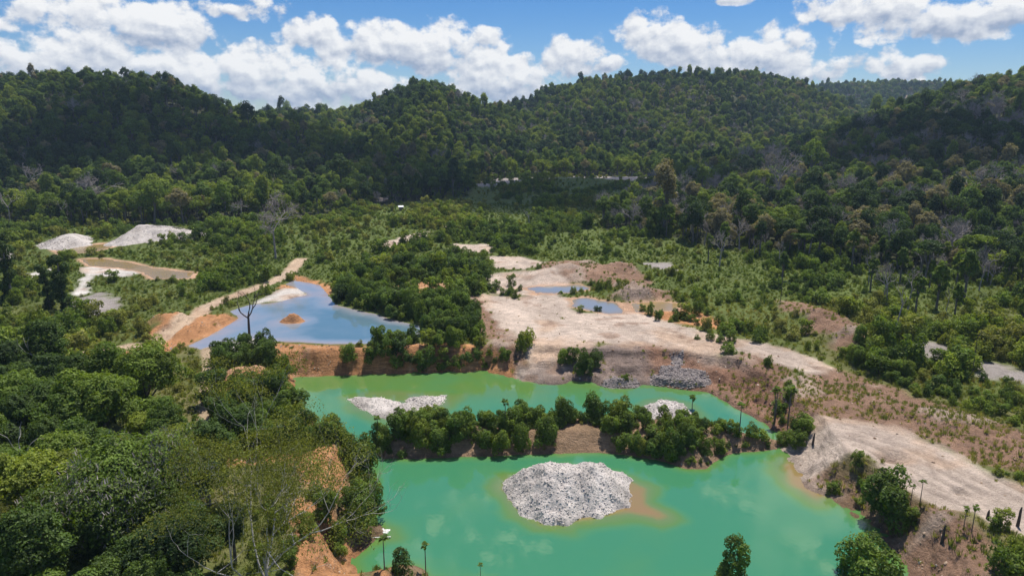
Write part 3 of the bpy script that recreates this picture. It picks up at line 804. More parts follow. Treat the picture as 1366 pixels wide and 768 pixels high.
HEAP_A = GP([(44, 329), (60, 322), (90, 318), (118, 314), (126, 318), (122, 326), (85, 333), (55, 334)])
HEAP_B = GP([(138, 327), (160, 316), (195, 310), (240, 310), (282, 311), (250, 321), (205, 324), (165, 329)])
def heap_h(h, wdt, peak):
    px, py = G(*peak)
    return lambda X, Y, D: h * np.clip(-D / wdt, 0, 1) * (0.55 + 0.45 * np.exp(-((X - px) / 14) ** 2 - ((Y - py) / 12) ** 2))
gravel_heap(HEAP_A, float(floor_z(HEAP_A[:, 1].mean())), heap_h(3.4, 8, (112, 322)), M_GRAVEL, 'grey gravel heap behind the orange-brown puddle at far left', 3500, 0.08, 0.22, 0.8, dark=.22)
gravel_heap(HEAP_B, float(floor_z(HEAP_B[:, 1].mean())), heap_h(5.2, 9, (200, 318)), M_GRAVEL, 'longest grey gravel heap in front of the left forest hill', 4500, 0.08, 0.22, 0.8, dark=.22)
# dark spoil gravel dumped on the bank under the sand plateau
def bank_heap(pts, h, label, n):
    pl = np.array([hits(u, v)[:2] for u, v in pts])
    c = pl.mean(0); b = gz(c[0], c[1])
    lo, hi = pl.min(0) - 0.5, pl.max(0) + 0.5
    gx = np.arange(lo[0], hi[0], 0.35); gy = np.arange(lo[1], hi[1], 0.35)
    X, Y = np.meshgrid(gx, gy, indexing='ij')
    D = sdf(X, Y, pl, 5) + 0.25 + 1.3 * fbm(X / 2.6, Y / 2.6, 4, 7)
    Z = look(terr, X, Y) + h * np.clip(-D / 1.4, -0.6, 1) * (1 + .6 * fbm(X / 1.2, Y / 1.2, 3, 17))
    id_ = np.arange(X.size).reshape(X.shape)
    F = np.stack([id_[:-1, :-1], id_[1:, :-1], id_[1:, 1:], id_[:-1, 1:]], -1).reshape(-1, 4)
    F = F[(D.ravel()[F] < 0.3).any(1)]
    used = np.unique(F); rm = -np.ones(X.size, int); rm[used] = np.arange(len(used))
    V = np.stack([X.ravel() - c[0], Y.ravel() - c[1], Z.ravel() - b], -1)
    root = bpy.data.objects.new('gravel_heap', None); COL.objects.link(root); root.location = (c[0], c[1], b)
    link('mound', np_mesh('mound', V[used], rm[F], True, {'lv': np.full(len(used), 0.45)}), root, M_DGRAVEL)
    k = RNG.choice(np.flatnonzero((D < 0.5).ravel()), n)
    pos = V[k] + np.stack([RNG.uniform(-.2, .2, n), RNG.uniform(-.2, .2, n), np.zeros(n)], -1)
    st = link('stones', stones_mesh('stones', pos, 0.05 + 0.22 * RNG.random(n) ** 4), root, M_DGRAVEL); st['kind'] = 'stuff'
    tag(root, label, 'gravel heap')
bank_heap([(868, 500), (885, 488), (905, 490), (945, 496), (950, 516), (905, 515), (870, 514)], 0.7, 'dark grey rubble heap at the waterline under the brown bank', 5000)
bank_heap([(805, 512), (822, 503), (850, 506), (850, 518), (812, 520)], 0.5, 'small dark rubble spill at the waterline below two bank shrubs', 800)
bank_heap([(895, 474), (910, 470), (918, 480), (905, 490), (893, 486)], 0.6, 'small dark rubble patch halfway up the brown bank', 500)

# ================================================================== plants
def rot_rand(n):
    v = RNG.normal(size=(n, 3)); return v / np.linalg.norm(v, axis=1, keepdims=True)
def leaf_cloud(lobes, n, size, up=0.35, rnd=0.75, shell=(0.72, 1.06), aspect=0.6, low=-0.45, lvr=(0.65, 1.3)):
    """n leaf-sized folded cards spread through the outer volume of several lobes"""
    L = np.array(lobes, float)
    area = (L[:, 3] * L[:, 4] + L[:, 4] * L[:, 5] + L[:, 3] * L[:, 5])
    k = RNG.choice(len(L), n, p=area / area.sum())
    d = rot_rand(n)
    flip = d[:, 2] < low
    d[flip, 2] *= -1
    r = shell[0] + (shell[1] - shell[0]) * np.sqrt(RNG.random(n))
    # knobbly lobes
    kn = 1 + 0.16 * np.sin(d[:, 0] * 7 + k) * np.sin(d[:, 1] * 8 + 2 * k) + 0.08 * np.sin(d[:, 2] * 15 + k * 3)
    pos = L[k, :3] + d * L[k, 3:6] * (r * kn)[:, None]
    # drop leaves buried deep in other lobes
    deep = np.zeros(n, bool)
    for j in range(len(L)):
        q = (((pos - L[j, :3]) / L[j, 3:6]) ** 2).sum(1)
        deep |= (q < 0.38) & (k != j)
    keep = ~deep
    pos, d, k = pos[keep], d[keep], k[keep]; n = len(pos)
    nrm = d + np.array([0, 0, up]) + rnd * rot_rand(n); nrm /= np.linalg.norm(nrm, axis=1, keepdims=True)
    t = np.cross(nrm, rot_rand(n)); t /= np.linalg.norm(t, axis=1, keepdims=True) + 1e-9
    b = np.cross(nrm, t)
    s = size * RNG.uniform(0.6, 1.35, n)[:, None]
    a = t * s * 0.5; c = b * s * 0.5 * aspect
    fold = nrm * s * 0.10
    V = np.stack([pos - a, pos + c + fold, pos + a, pos - c + fold], 1)
    lobe_l = RNG.uniform(0.68, 1.30, len(L))
    lv = RNG.uniform(lvr[0], lvr[1], n) * lobe_l[k]
    F = np.arange(n * 4).reshape(n, 4)
    return V.reshape(-1, 3), F, np.repeat(lv, 4)
def tube(path, radii, sides=6):
    path = np.array(path, float); n = len(path)
    V = []; Fq = []
    for i in range(n):
        t = path[min(i + 1, n - 1)] - path[max(i - 1, 0)]; t /= np.linalg.norm(t) + 1e-9
        ref = np.array([0, 0, 1.0]) if abs(t[2]) < 0.9 else np.array([1.0, 0, 0])
        a = np.cross(t, ref); a /= np.linalg.norm(a); b = np.cross(t, a)
        for k in range(sides):
            an = 2 * math.pi * k / sides
            V.append(path[i] + radii[i] * (a * math.cos(an) + b * math.sin(an)))
    for i in range(n - 1):
        for k in range(sides):
            k2 = (k + 1) % sides
            Fq.append((i * sides + k, i * sides + k2, (i + 1) * sides + k2, (i + 1) * sides + k))
    return np.array(V), np.array(Fq)
def merge(parts):
    Vs, Fs, Ls = [], [], []; o_ = 0
    for p in parts:
        Vs.append(p[0]); Fs.append(p[1] + o_); o_ += len(p[0])
        Ls.append(p[2] if len(p) > 2 else np.ones(len(p[0])))
    return np.concatenate(Vs), np.concatenate(Fs), np.concatenate(Ls)
RK = 0.84
def branch_tree(base, direction, length, radius, depth, rng, out, spread=0.6, upb=0.25, sides=5, kids=(2, 3), shrink=0.68, tips=None, gn=3):
    p = np.array(base, float); d = np.array(direction, float); d /= np.linalg.norm(d)
    path = [p.copy()]; rad = [radius]
    for i in range(gn):
        d = d + 0.16 * rng.normal(size=3) + np.array([0, 0, 0.05]); d /= np.linalg.norm(d)
        p = p + d * length / gn; path.append(p.copy()); rad.append(radius * (1 - 0.30 * (i + 1) / gn))
    out.append(tube(path, rad, sides))
    if depth == 0:
        if tips is not None: tips.append(p)
        return
    for _ in range(rng.integers(kids[0], kids[1] + 1)):
        nd_ = d + spread * rng.normal(size=3) + np.array([0, 0, upb]); 
        st = path[-1] if rng.random() < 0.7 else path[-2]
        branch_tree(st, nd_, length * shrink * rng.uniform(0.75, 1.2), rad[-1] * RK, depth - 1, rng, out, spread, upb, max(3, sides - 1), kids, shrink, tips, gn)

def broadleaf(h, cw, n, leaf, seed, style='round', many=1.0):
    """returns trunk mesh, crown mesh (origin at the foot)"""
    rg = np.random.default_rng(seed)
    lobes = []
    cz = h * (0.56 if style != 'tall' else 0.62); R = cw / 2
    nl = int({'round': 11, 'tall': 10, 'flat': 12, 'loose': 9}[style] * many)
    for i in range(nl):
        a = rg.uniform(0, 6.28); rr = R * math.sqrt(rg.random()) * 0.72
        zz = cz + (h - cz) * (0.55 - 0.9 * (rr / R) ** 2) + rg.normal() * h * 0.08
        if style == 'tall': zz = h * rg.uniform(0.38, 0.88); rr *= 0.75
        if style == 'flat': zz = h * rg.uniform(0.80, 0.92)
        if style == 'loose': zz = h * rg.uniform(0.45, 0.9)
        s = R * rg.uniform(0.26, 0.54) * (0.85 if style == 'loose' else 1) * many ** -0.38
        fz = 0.75 if style != 'flat' else 0.32
        lobes.append((rr * math.cos(a), rr * math.sin(a), zz, s * rg.uniform(.85, 1.2), s * rg.uniform(.85, 1.2), s * fz * rg.uniform(.85, 1.2)))
    lobes.append((0, 0, cz + (h - cz) * 0.3 if style != 'flat' else h * .86, R * .55, R * .55, (h - cz) * 0.65 if style != 'flat' else h * .06))
    V, F, lv = leaf_cloud(lobes, n, leaf)
    parts = []
    lean = rg.normal(size=2) * 0.03 * h
    top = np.array([lean[0], lean[1], cz])
    r0 = 0.022 * h
    parts.append(tube([(0, 0, -0.4), (lean[0] * .3, lean[1] * .3, h * .25), (lean[0] * .7, lean[1] * .7, h * .45), tuple(top)], [r0 * 1.25, r0, r0 * .8, r0 * .55], 7))
    for L in lobes[:7]:
        st = np.array([lean[0] * .6, lean[1] * .6, h * rg.uniform(0.32, 0.5)])
        en = np.array(L[:3]); mid = (st + en) / 2 + np.array([0, 0, 0.06 * h])
        parts.append(tube([st, mid, en], [r0 * .5, r0 * .33, r0 * .12], 5))
    tv, tf, tl = merge(parts)
    return np_mesh('trunk', tv, tf, True), np_mesh('crown', V, F, False, {'lv': lv})
def shrub(h, w, n, leaf, seed, column=False):
    rg = np.random.default_rng(seed); lobes = []
    for i in range(17):
        a = rg.uniform(0, 6.28); rr = w / 2 * math.sqrt(rg.random()) * 0.80
        s = w * rg.uniform(0.10, 0.22)
        zz = h * rg.uniform(0.08, 0.98) * (1 - 0.35 * (2 * rr / w) ** 2)
        lobes.append((rr * math.cos(a), rr * math.sin(a), zz, s, s, min(s * rg.uniform(.8, 1.2), h * .32)))
    lobes.append((0, 0, h * .38, w * .28, w * .28, h * .36))
    V, F, lv = leaf_cloud(lobes, n, leaf, low=-0.75)
    parts = []
    for i in range(5):
        a = rg.uniform(0, 6.28); e = np.array(lobes[i][:3])
        parts.append(tube([(0.1 * math.cos(a), 0.1 * math.sin(a), -0.25), e * 0.5 + np.array([0, 0, .1]), e], [.06, .045, .015], 4))
    tv, tf, tl = merge(parts)
    return np_mesh('stem', tv, tf, True), np_mesh('foliage', V, F, False, {'lv': lv})
def join_mats(name, wood, leaf, mw, ml):
    """one mesh with wood and leaf faces, for the uncounted mass of the forest"""
    a, b = wood, leaf
    na, nb = len(a.vertices), len(b.vertices)
    va = np.empty(na * 3, np.float32); a.vertices.foreach_get('co', va); vb = np.empty(nb * 3, np.float32); b.vertices.foreach_get('co', vb)
    fa = np.empty(len(a.loops), np.int32); a.loops.foreach_get('vertex_index', fa); fb = np.empty(len(b.loops), np.int32); b.loops.foreach_get('vertex_index', fb)
    lb = np.empty(nb, np.float32); b.attributes['lv'].data.foreach_get('value', lb)
    me = np_mesh(name, np.concatenate([va.reshape(-1, 3), vb.reshape(-1, 3)]), np.concatenate([fa.reshape(-1, 4), fb.reshape(-1, 4) + na]), False,
                 {'lv': np.concatenate([np.ones(na, np.float32), lb])})
    me.materials.append(mw); me.materials.append(ml)
    mi = np.zeros(len(me.polygons), np.int32); mi[len(fa) // 4:] = 1
    me.polygons.foreach_set('material_index', mi)
    return me

EXEC_PLANTS = True
# ---- prototypes
NEAR = [broadleaf(13, 10, 17000, 0.36, 1, 'round', 2.4), broadleaf(12, 9, 15000, 0.34, 2, 'round', 2.4), broadleaf(14, 8, 15000, 0.34, 3, 'tall', 2.2), broadleaf(11, 9, 14000, 0.32, 4, 'loose', 2.4), broadleaf(10, 8, 13000, 0.32, 5, 'round', 2.2)]
MID = [broadleaf(15, 10, 4200, 0.62, 21, 'round', 1.6), broadleaf(17, 8, 3600, 0.62, 22, 'tall', 1.5), broadleaf(13, 11, 4200, 0.62, 23, 'round', 1.8), broadleaf(15, 9, 3000, 0.60, 24, 'loose', 1.6), broadleaf(11, 8, 3400, 0.58, 25, 'round', 1.4)]
SHR = [shrub(4.2, 4.2, 4200, 0.28, 41), shrub(3.6, 4.4, 4200, 0.28, 42), shrub(4.8, 3.8, 4200, 0.28, 43), shrub(3.0, 3.6, 3400, 0.26, 44)]
FSHR = [shrub(4.0, 4.6, 1300, 0.46, 51), shrub(3.2, 4.6, 1200, 0.46, 52), shrub(4.8, 4.2, 1300, 0.46, 53), shrub(2.2, 3.6, 900, 0.4, 54)]
for tr, cr in NEAR + MID: tr.materials.append(M_BARK); cr.materials.append(M_LEAF)
for tr, cr in SHR + FSHR: tr.materials.append(M_BARK); cr.materials.append(M_LEAF)
FAR_ME = [join_mats('forest_tree', t, c, M_BARK, M_LEAF) for t, c in MID]
FSH_ME = [join_mats('scrub_bush', t, c, M_BARK, M_LEAF) for t, c in FSHR]

def dead_meshes(h, seed, depth=5, spread=0.62, trunk_frac=0.45, kids=(2, 3), r=None, shrink=0.70, upb=0.22, gn=3, rk=0.95):
    global RK
    RK = rk
    rg = np.random.default_rng(seed); out = []
    r = r or 0.022 * h
    th = h * trunk_frac
    lean = rg.normal(size=2) * 0.03 * h
    trunk = tube([(0, 0, -0.4), (lean[0] * .4, lean[1] * .4, th * .5), (lean[0], lean[1], th)], [r * 1.2, r, r * .75], 6)
    for i in range(3):
        a = rg.uniform(0, 6.28) if i else 0.5
        a = 2.09 * i + rg.normal() * 0.4
        branch_tree((lean[0], lean[1], th * (1 - 0.06 * i)), (math.cos(a) * 0.6, math.sin(a) * 0.6, 0.85), h * (1 - trunk_frac) * 0.42, r * 0.62, depth - 1, rg, out, spread, upb, 5, kids, shrink, None, gn)
    bv, bf, _ = merge(out)
    return np_mesh('trunk', *trunk), np_mesh('branches', bv, bf)
DEAD = [dead_meshes(15, 61, 6, 0.6), dead_meshes(14, 62, 6, 0.55, 0.5), dead_meshes(13, 63, 5, 0.5, 0.55)]
DEAD_FAR = []
for i, (t, b) in enumerate([dead_meshes(15, 71, 6, 0.7, 0.42, (2, 4), 0.30), dead_meshes(14, 72, 6, 0.65, 0.45, (2, 4), 0.30)]):
    n = len(b.vertices); b.attributes.new('lv', 'FLOAT', 'POINT').data.foreach_set('value', np.ones(n, np.float32))
    DEAD_FAR.append(join_mats('bare_tree', t, b, M_TWIG, M_TWIG))

def plant(name, wood, leaf, wn_, ln_, loc, rz, scale, tint, label, cat, group=None, mw=None, ml=None, tilt=0.0):
    r = bpy.data.objects.new(name, None); COL.objects.link(r)
    r.location = loc; r.rotation_euler = (tilt, tilt * .5, rz); r.scale = scale if isinstance(scale, tuple) else (scale,) * 3
    for nm, me_ in ((wn_, wood), (ln_, leaf)):
        if me_ is None: continue
        c = bpy.data.objects.new(nm, me_); COL.objects.link(c); c.parent = r; c['tint'] = float(tint)
    r['tint'] = float(tint)
    tag(r, label, cat, group)
    return r
def visible(x, y, z, slack=0.004):
    r, c = gi(x, y)
    r0 = np.maximum(r.astype(int) - 1, 0)
    return (z - CAM_H) / y > HORIZ[r0, np.round(c).astype(int)] - slack

def jitter_grid(x0, x1, y0, y1, cell, seed):
    rg = np.random.default_rng(seed)
    gx = np.arange(x0, x1, cell); gy = np.arange(y0, y1, cell)
    X, Y = np.meshgrid(gx, gy)
    X = X.ravel() + rg.uniform(-.45, .45, X.size) * cell; Y = Y.ravel() + rg.uniform(-.45, .45, Y.size) * cell
    m = (np.abs(X) < 0.92 * Y + 25)
    return X[m], Y[m], rg
# bare / water mask for scattering
BARE = np.clip(np.maximum.reduce([W_SAND, W_WHITE, W_GRAV, W_ORANGE, W_BROWN, W_ROAD * 1.0, W_PATH]), 0, 1)
BARE = np.maximum(BARE, (D_LAKE < 0.8) * 1.0); BARE = np.maximum(BARE, (D_POND < 0.8) * 1.0)
for nm, pl, lv, D in PONDS: BARE = np.maximum(BARE, (D < 0.8) * 1.0)
BARE = np.maximum(BARE, (sdf(XX, YY, TAN1, 12) < 5) * 1.0); BARE = np.maximum(BARE, (sdf(XX, YY, TAN2, 12) < 2) * 1.0)
for hp in (HEAP_A, HEAP_B): BARE = np.maximum(BARE, (sdf(XX, YY, hp, 6) < 0.5) * 1.0)

# valley floor without tall forest, on the ground
LEFTWOOD = GP([(-500, 500), (-100, 505), (0, 508), (90, 530), (160, 550), (225, 560), (248, 588), (252, 606), (262, 632), (290, 660), (312, 690), (315, 740), (312, 800), (310, 900), (-200, 1200), (-500, 900)])
D_VAL = sdf(XX, YY, VALLEY, 30.0)
D_LW = sdf(XX, YY, LEFTWOOD, 14.0)

# ---- forest on the hills (far-off wood, uncountable mass); its nearest trees are individuals
def tint_of(x, y, rg, lo=0.0, hi=0.70):
    big = fbm(x / 110, y / 110, 3, 301); mid = fbm(x / 28, y / 28, 3, 311)
    t = 0.36 + 0.55 * big + 0.40 * mid + 0.24 * rg.normal(size=len(x))
    return np.clip(t, lo, hi)
px, py, pz, ps, pt, pi_ = [], [], [], [], [], []
for (y0, y1, cell, seed) in ((200, 520, 5.4, 401), (520, 900, 6.0, 402), (900, 1400, 7.2, 403), (1400, 2100, 9.5, 404)):
    X, Y, rg = jitter_grid(-0.95 * y1, 0.95 * y1, y0, y1, cell, seed)
    hm = look(HMASK, X, Y); dv = look(D_VAL, X, Y)
    keep = ((dv > 0.5) & (look(BARE, X, Y) < 0.5)) & ((hm > 0.02) | (dv > 1.0))
    X, Y = X[keep], Y[keep]
    Z = look(terr, X, Y)
    s = np.clip(rg.normal(0.66, 0.27, len(X)) + 0.22 * fbm(X / 35, Y / 35, 3, 331), 0.35, 1.2) * (1.0 + 0.3 * (cell - 5.4) / 4)
    s = np.where(rg.random(len(X)) < 0.025, s * 1.45, s)
    vis = visible(X, Y, Z + 17 * s)
    X, Y, Z, s = X[vis], Y[vis], Z[vis], s[vis]
    t = tint_of(X, Y, rg)
    ii = rg.integers(0, 5, len(X))
    # bare grey crowns, many on the right slope
    right = (X > 0.12 * Y) & (Y < 620)
    dead = rg.random(len(X)) < np.where(right, 0.17, np.where((Y < 470) & (X < -0.5 * Y), 0.05, 0.018)) * (1 + 1.5 * (fbm(X / 40, Y / 40, 2, 321) > 0.2))
    ii = np.where(dead, 5 + rg.integers(0, 2, len(X)), ii)
    t = np.where(~dead & (rg.random(len(X)) < np.where(right, 0.16, 0.06)), 0.93, t)
    px.append(X); py.append(Y); pz.append(Z - 0.3); ps.append(s); pt.append(t); pi_.append(ii)
FX, FY, FZ, FS, FT, FI = (np.concatenate(q) for q in (px, py, pz, ps, pt, pi_))
order = np.argsort(np.hypot(FX, FY) + np.where(FX > 0, 0, 25))
inframe = np.abs(FX) < 0.80 * FY + 2
near_ids = [i for i in order if inframe[i]][:150]
mask_near = np.zeros(len(FX), bool); mask_near[near_ids] = True
TINTW = lambda t: 'dark green' if t < 0.2 else 'mid green' if t < 0.5 else 'bright green' if t < 0.8 else 'greyish'
for i in near_ids:
    u = 683 + 931 * FX[i] / FY[i]
    area = ('on the right slope, ' + ('left third' if u < 1020 else 'middle third' if u < 1190 else 'right third')) if u > 700 else 'at the foot of the left hill'
    if FI[i] >= 5:
        t_, b_ = DEAD[i % 3]
        plant('bare_tree', t_, b_, 'trunk', 'branches', (FX[i], FY[i], FZ[i]), random.uniform(0, 6.28), FS[i], 1.0, 'leafless grey tree ' + area, 'tree', 'leafless trees ' + area)
    else:
        t_, c_ = MID[FI[i]]
        sz = 'tall' if FS[i] * (15, 16, 13, 15, 12)[FI[i]] > 15 else 'low'
        plant('forest_tree', t_, c_, 'trunk', 'crown', (FX[i], FY[i], FZ[i]), random.uniform(0, 6.28), FS[i], FT[i],
              '%s %s edge tree %s' % (sz, TINTW(FT[i]), area), 'tree', '%s %s front row trees %s' % (sz, TINTW(FT[i]), area))
for t_, b_ in DEAD:
    for q in (t_, b_): q.materials.append(M_TWIG)

def scatter_stuff(name, X, Y, Z, S, T, I, meshes, tilt=0.06, seed=0):
    """one uncounted mass of vegetation: points carrying instances of a few plant shapes"""
    rg = np.random.default_rng(seed)
    n = len(X)
    me = bpy.data.meshes.new(name)
    me.vertices.add(n); me.vertices.foreach_set('co', np.stack([X, Y, Z], -1).astype(np.float32).ravel())
    def at(nm, ty, key, arr):
        a = me.attributes.new(nm, ty, 'POINT'); a.data.foreach_set(key, arr)
    at('rot', 'FLOAT_VECTOR', 'vector', np.stack([rg.normal(0, tilt, n), rg.normal(0, tilt, n), rg.uniform(0, 6.283, n)], -1).astype(np.float32).ravel())
    sv = np.stack([S * rg.uniform(.85, 1.15, n), S * rg.uniform(.85, 1.15, n), S * rg.uniform(.85, 1.2, n)], -1)
    at('scl', 'FLOAT_VECTOR', 'vector', sv.astype(np.float32).ravel())
    at('tint', 'FLOAT', 'value', T.astype(np.float32))
    at('pick', 'INT', 'value', I.astype(np.int32))
    me.update()
    o = bpy.data.objects.new(name, me); COL.objects.link(o); o['kind'] = 'stuff'
    protos = bpy.data.collections.new(name + '_shapes')
    for k, m_ in enumerate(meshes):
        po = bpy.data.objects.new('%s_shape_%02d' % (name, k), m_); protos.objects.link(po)
    ng = bpy.data.node_groups.new(name, 'GeometryNodeTree')
    ng.interface.new_socket('Geometry', in_out='INPUT', socket_type='NodeSocketGeometry')
    ng.interface.new_socket('Geometry', in_out='OUTPUT', socket_type='NodeSocketGeometry')
    N = ng.nodes; gin = N.new('NodeGroupInput'); gout = N.new('NodeGroupOutput')
    ci = N.new('GeometryNodeCollectionInfo'); ci.inputs['Collection'].default_value = protos
    ci.inputs['Separate Children'].default_value = True; ci.inputs['Reset Children'].default_value = True
    iop = N.new('GeometryNodeInstanceOnPoints'); iop.inputs['Pick Instance'].default_value = True
    def named(nm, ty):
        a = N.new('GeometryNodeInputNamedAttribute'); a.data_type = ty; a.inputs['Name'].default_value = nm
        return a.outputs['Attribute']
    L = ng.links
    L.new(gin.outputs[0], iop.inputs['Points']); L.new(ci.outputs[0], iop.inputs['Instance'])
    L.new(named('pick', 'INT'), iop.inputs['Instance Index'])
    e2r = N.new('FunctionNodeEulerToRotation'); L.new(named('rot', 'FLOAT_VECTOR'), e2r.inputs[0]); L.new(e2r.outputs[0], iop.inputs['Rotation'])
    L.new(named('scl', 'FLOAT_VECTOR'), iop.inputs['Scale'])
    L.new(iop.outputs[0], gout.inputs[0])
    md = o.modifiers.new('scatter', 'NODES'); md.node_group = ng
    return o
m = ~mask_near
scatter_stuff('distant_forest', FX[m], FY[m], FZ[m], FS[m], FT[m], FI[m], FAR_ME + DEAD_FAR, 0.05, 1)
print('forest', m.sum())

# ---- left foreground wood: every tree an individual
X, Y, rg = jitter_grid(-170, 0, 48, 150, 4.9, 501)
k = (look(D_LW, X, Y) < 0) & (look(BARE, X, Y) < 0.5) & (X > -0.83 * Y - 6) & (Y > 52)
X, Y = X[k], Y[k]
for i in np.argsort(-Y):
    x, y = X[i], Y[i]; z = gz(x, y) - 0.2
    u = 683 + 931 * x / y
    s = float(np.clip(rg.normal(0.86, 0.16), 0.5, 1.25)) * (0.78 if y > 118 else 1.0)
    t = float(np.clip(0.33 + 0.40 * fbm(np.array([x / 16]), np.array([y / 16]), 2, 511)[0] + 0.14 * rg.normal(), 0.02, 0.78))
    t_, c_ = NEAR[rg.integers(0, 5)]
    row = 'bottom edge' if y < 74 else 'near part' if y < 88 else 'middle part' if y < 106 else 'far edge'
    side = 'left border' if u < 70 else 'left half' if u < 170 else 'right half' if u < 270 else 'lake side'
    band = 'in left wood, %s, %s' % (row, side)
    sz = 'small' if s < 0.75 else 'large'
    plant('broadleaf_tree', t_, c_, 'trunk', 'crown', (x, y, z), rg.uniform(0, 6.28), s, t, '%s %s tree %s' % (sz, TINTW(t), band), 'tree', '%s %s trees %s' % (sz, TINTW(t), band))
print('left wood', len(X))

# ---- shrubs: valley scrub; the 300 nearest are individuals
SX, SY, SS, ST_, SG = [], [], [], [], []
def add_shrubs(poly, cell, smin, smax, t0, group, seed, bare_ok=False, dens=1.0):
    lo, hi = poly.min(0), poly.max(0)
    rg = np.random.default_rng(seed)
    gx = np.arange(lo[0], hi[0] + cell, cell); gy = np.arange(lo[1], hi[1] + cell, cell)
    X, Y = np.meshgrid(gx, gy); X = X.ravel() + rg.uniform(-.45, .45, X.size) * cell; Y = Y.ravel() + rg.uniform(-.45, .45, Y.size) * cell
    k = (sdf(X, Y, poly, 5) < 0) & (rg.random(len(X)) < dens)
    if not bare_ok: k &= look(BARE, X, Y) < 0.6
    else: k &= (look(terr, X, Y) > 0.12)
    X, Y = X[k], Y[k]
    for x, y in zip(X, Y):
        SX.append(x); SY.append(y); SS.append(rg.uniform(smin, smax)); ST_.append(float(np.clip(rg.normal(t0, 0.12), 0, 0.85))); SG.append(group)
RIDGE_TREES = PP([(500, 604), (560, 609), (640, 606), (742, 604), (756, 580), (790, 580), (808, 604), (880, 611), (925, 622), (955, 612), (1020, 600), (1034, 592), (1000, 586), (900, 570), (830, 563), (740, 568), (560, 579), (505, 590)])
add_shrubs(PP([(500, 608), (560, 612), (640, 609), (745, 605), (745, 600), (640, 603), (560, 606), (500, 602)], 0.3), 1.5, 0.22, 0.5, 0.36, 'the wooded ridge between the green lakes', 622, True, 0.9)
add_shrubs(PP([(806, 605), (880, 613), (915, 624), (950, 624), (985, 606), (1030, 600), (1030, 594), (980, 600), (940, 616), (880, 606), (806, 599)], 0.3), 1.5, 0.22, 0.5, 0.36, 'the wooded ridge between the green lakes', 623, True, 0.9)
add_shrubs(RIDGE_TREES, 1.75, 0.28, 1.05, 0.48, 'the wooded ridge between the green lakes', 601, True, 0.95)
add_shrubs(GP([(440, 395), (470, 378), (520, 362), (600, 352), (650, 350), (655, 372), (610, 378), (560, 380), (515, 384), (560, 396), (560, 425), (545, 432), (490, 418), (448, 408)]), 3.2, 0.85, 1.3, 0.36, 'the peninsula beside the blue pond', 602)
add_shrubs(GP([(556, 410), (600, 398), (640, 408), (655, 440), (640, 455), (590, 452), (560, 440)]), 2.9, 0.85, 1.25, 0.30, 'the clump beside the sand flat', 603)
add_shrubs(GP([(455, 470), (500, 462), (560, 470), (680, 476), (690, 492), (600, 496), (480, 500), (460, 490)]), 2.5, 0.4, 0.9, 0.42, 'the orange lake bank', 604, True, 0.72)
add_shrubs(GP([(500, 452), (580, 452), (680, 466), (690, 480), (600, 474), (500, 468)]), 2.2, 0.35, 1.0, 0.40, 'the top of the orange lake bank', 624, True, 0.75)
add_shrubs(GP([(280, 530), (300, 522), (380, 525), (400, 545), (385, 570), (440, 580), (490, 600), (495, 680), (470, 690), (455, 600), (400, 610), (340, 610), (285, 590)]), 2.7, 0.8, 1.3, 0.33, 'the left lake shore', 605, True, 0.85)
add_shrubs(GP([(385, 650), (440, 672), (480, 690), (490, 712), (450, 740), (400, 800), (360, 760)]), 3.0, 0.35, 0.8, 0.45, 'the orange left-shore clearing', 617, True, 0.42)
add_shrubs(GP([(280, 480), (330, 470), (390, 478), (395, 500), (350, 498), (290, 500)]), 2.8, 0.7, 1.2, 0.33, 'the bank left of the orange cliff', 606, True, 0.9)
add_shrubs(GP([(1120, 655), (1150, 660), (1200, 690), (1225, 720), (1210, 740), (1180, 715), (1140, 692)]), 1.6, 0.3, 0.75, 0.45, 'the right shore of the green lake', 607, True, 0.8)
add_shrubs(GP([(1110, 608), (1150, 612), (1165, 650), (1130, 655), (1105, 635)]), 1.7, 0.28, 0.55, 0.50, 'the sandy rise by the right shore', 608, True, 0.7)
add_shrubs(GP([(1290, 690), (1366, 705), (1420, 740), (1450, 860), (1370, 860), (1330, 760)]), 2.4, 0.35, 0.75, 0.50, 'the weedy bottom right corner', 609, True, 0.7)
add_shrubs(GP([(1220, 740), (1280, 735), (1310, 790), (1240, 800)]), 2.6, 0.3, 0.6, 0.42, 'the pink bottom right slope', 610, True, 0.5)
add_shrubs(GP([(1036, 556), (1066, 546), (1086, 560), (1070, 580), (1050, 582)]), 2.2, 0.5, 0.9, 0.38, 'the spur right of the ridge', 611, True, 0.8)
add_shrubs(GP([(1060, 440), (1100, 455), (1170, 470), (1230, 500), (1260, 525), (1200, 520), (1150, 492), (1090, 462)]), 3.6, 0.5, 0.9, 0.42, 'the bank beside the sand road', 612, True, 0.7)
add_shrubs(GP([(750, 470), (790, 462), (800, 480), (760, 486)]), 2.4, 0.7, 1.0, 0.28, 'the brown bank', 613, True, 0.8)
add_shrubs(GP([(785, 498), (855, 492), (860, 508), (800, 512)]), 3.2, 0.5, 0.7, 0.25, 'the brown bank', 614, True, 0.5)
add_shrubs(GP([(925, 448), (975, 450), (985, 460), (940, 458)]), 2.6, 0.4, 0.6, 0.45, 'the edge of the sand flat', 615, True, 0.8)
add_shrubs(GP([(750, 405), (795, 408), (800, 418), (760, 416)]), 2.8, 0.4, 0.7, 0.32, 'the puddle edge on the sand flat', 616, True, 0.4)
add_shrubs(GP([(632, 384), (690, 380), (705, 392), (650, 396)]), 2.8, 0.3, 0.7, 0.45, 'the top of the sand flat', 618, True, 0.4)
add_shrubs(GP([(850, 414), (930, 412), (990, 436), (1040, 452), (1030, 458), (940, 438), (870, 426)]), 2.6, 0.3, 0.75, 0.45, 'the orange rim of the sand flat', 619, True, 0.6)
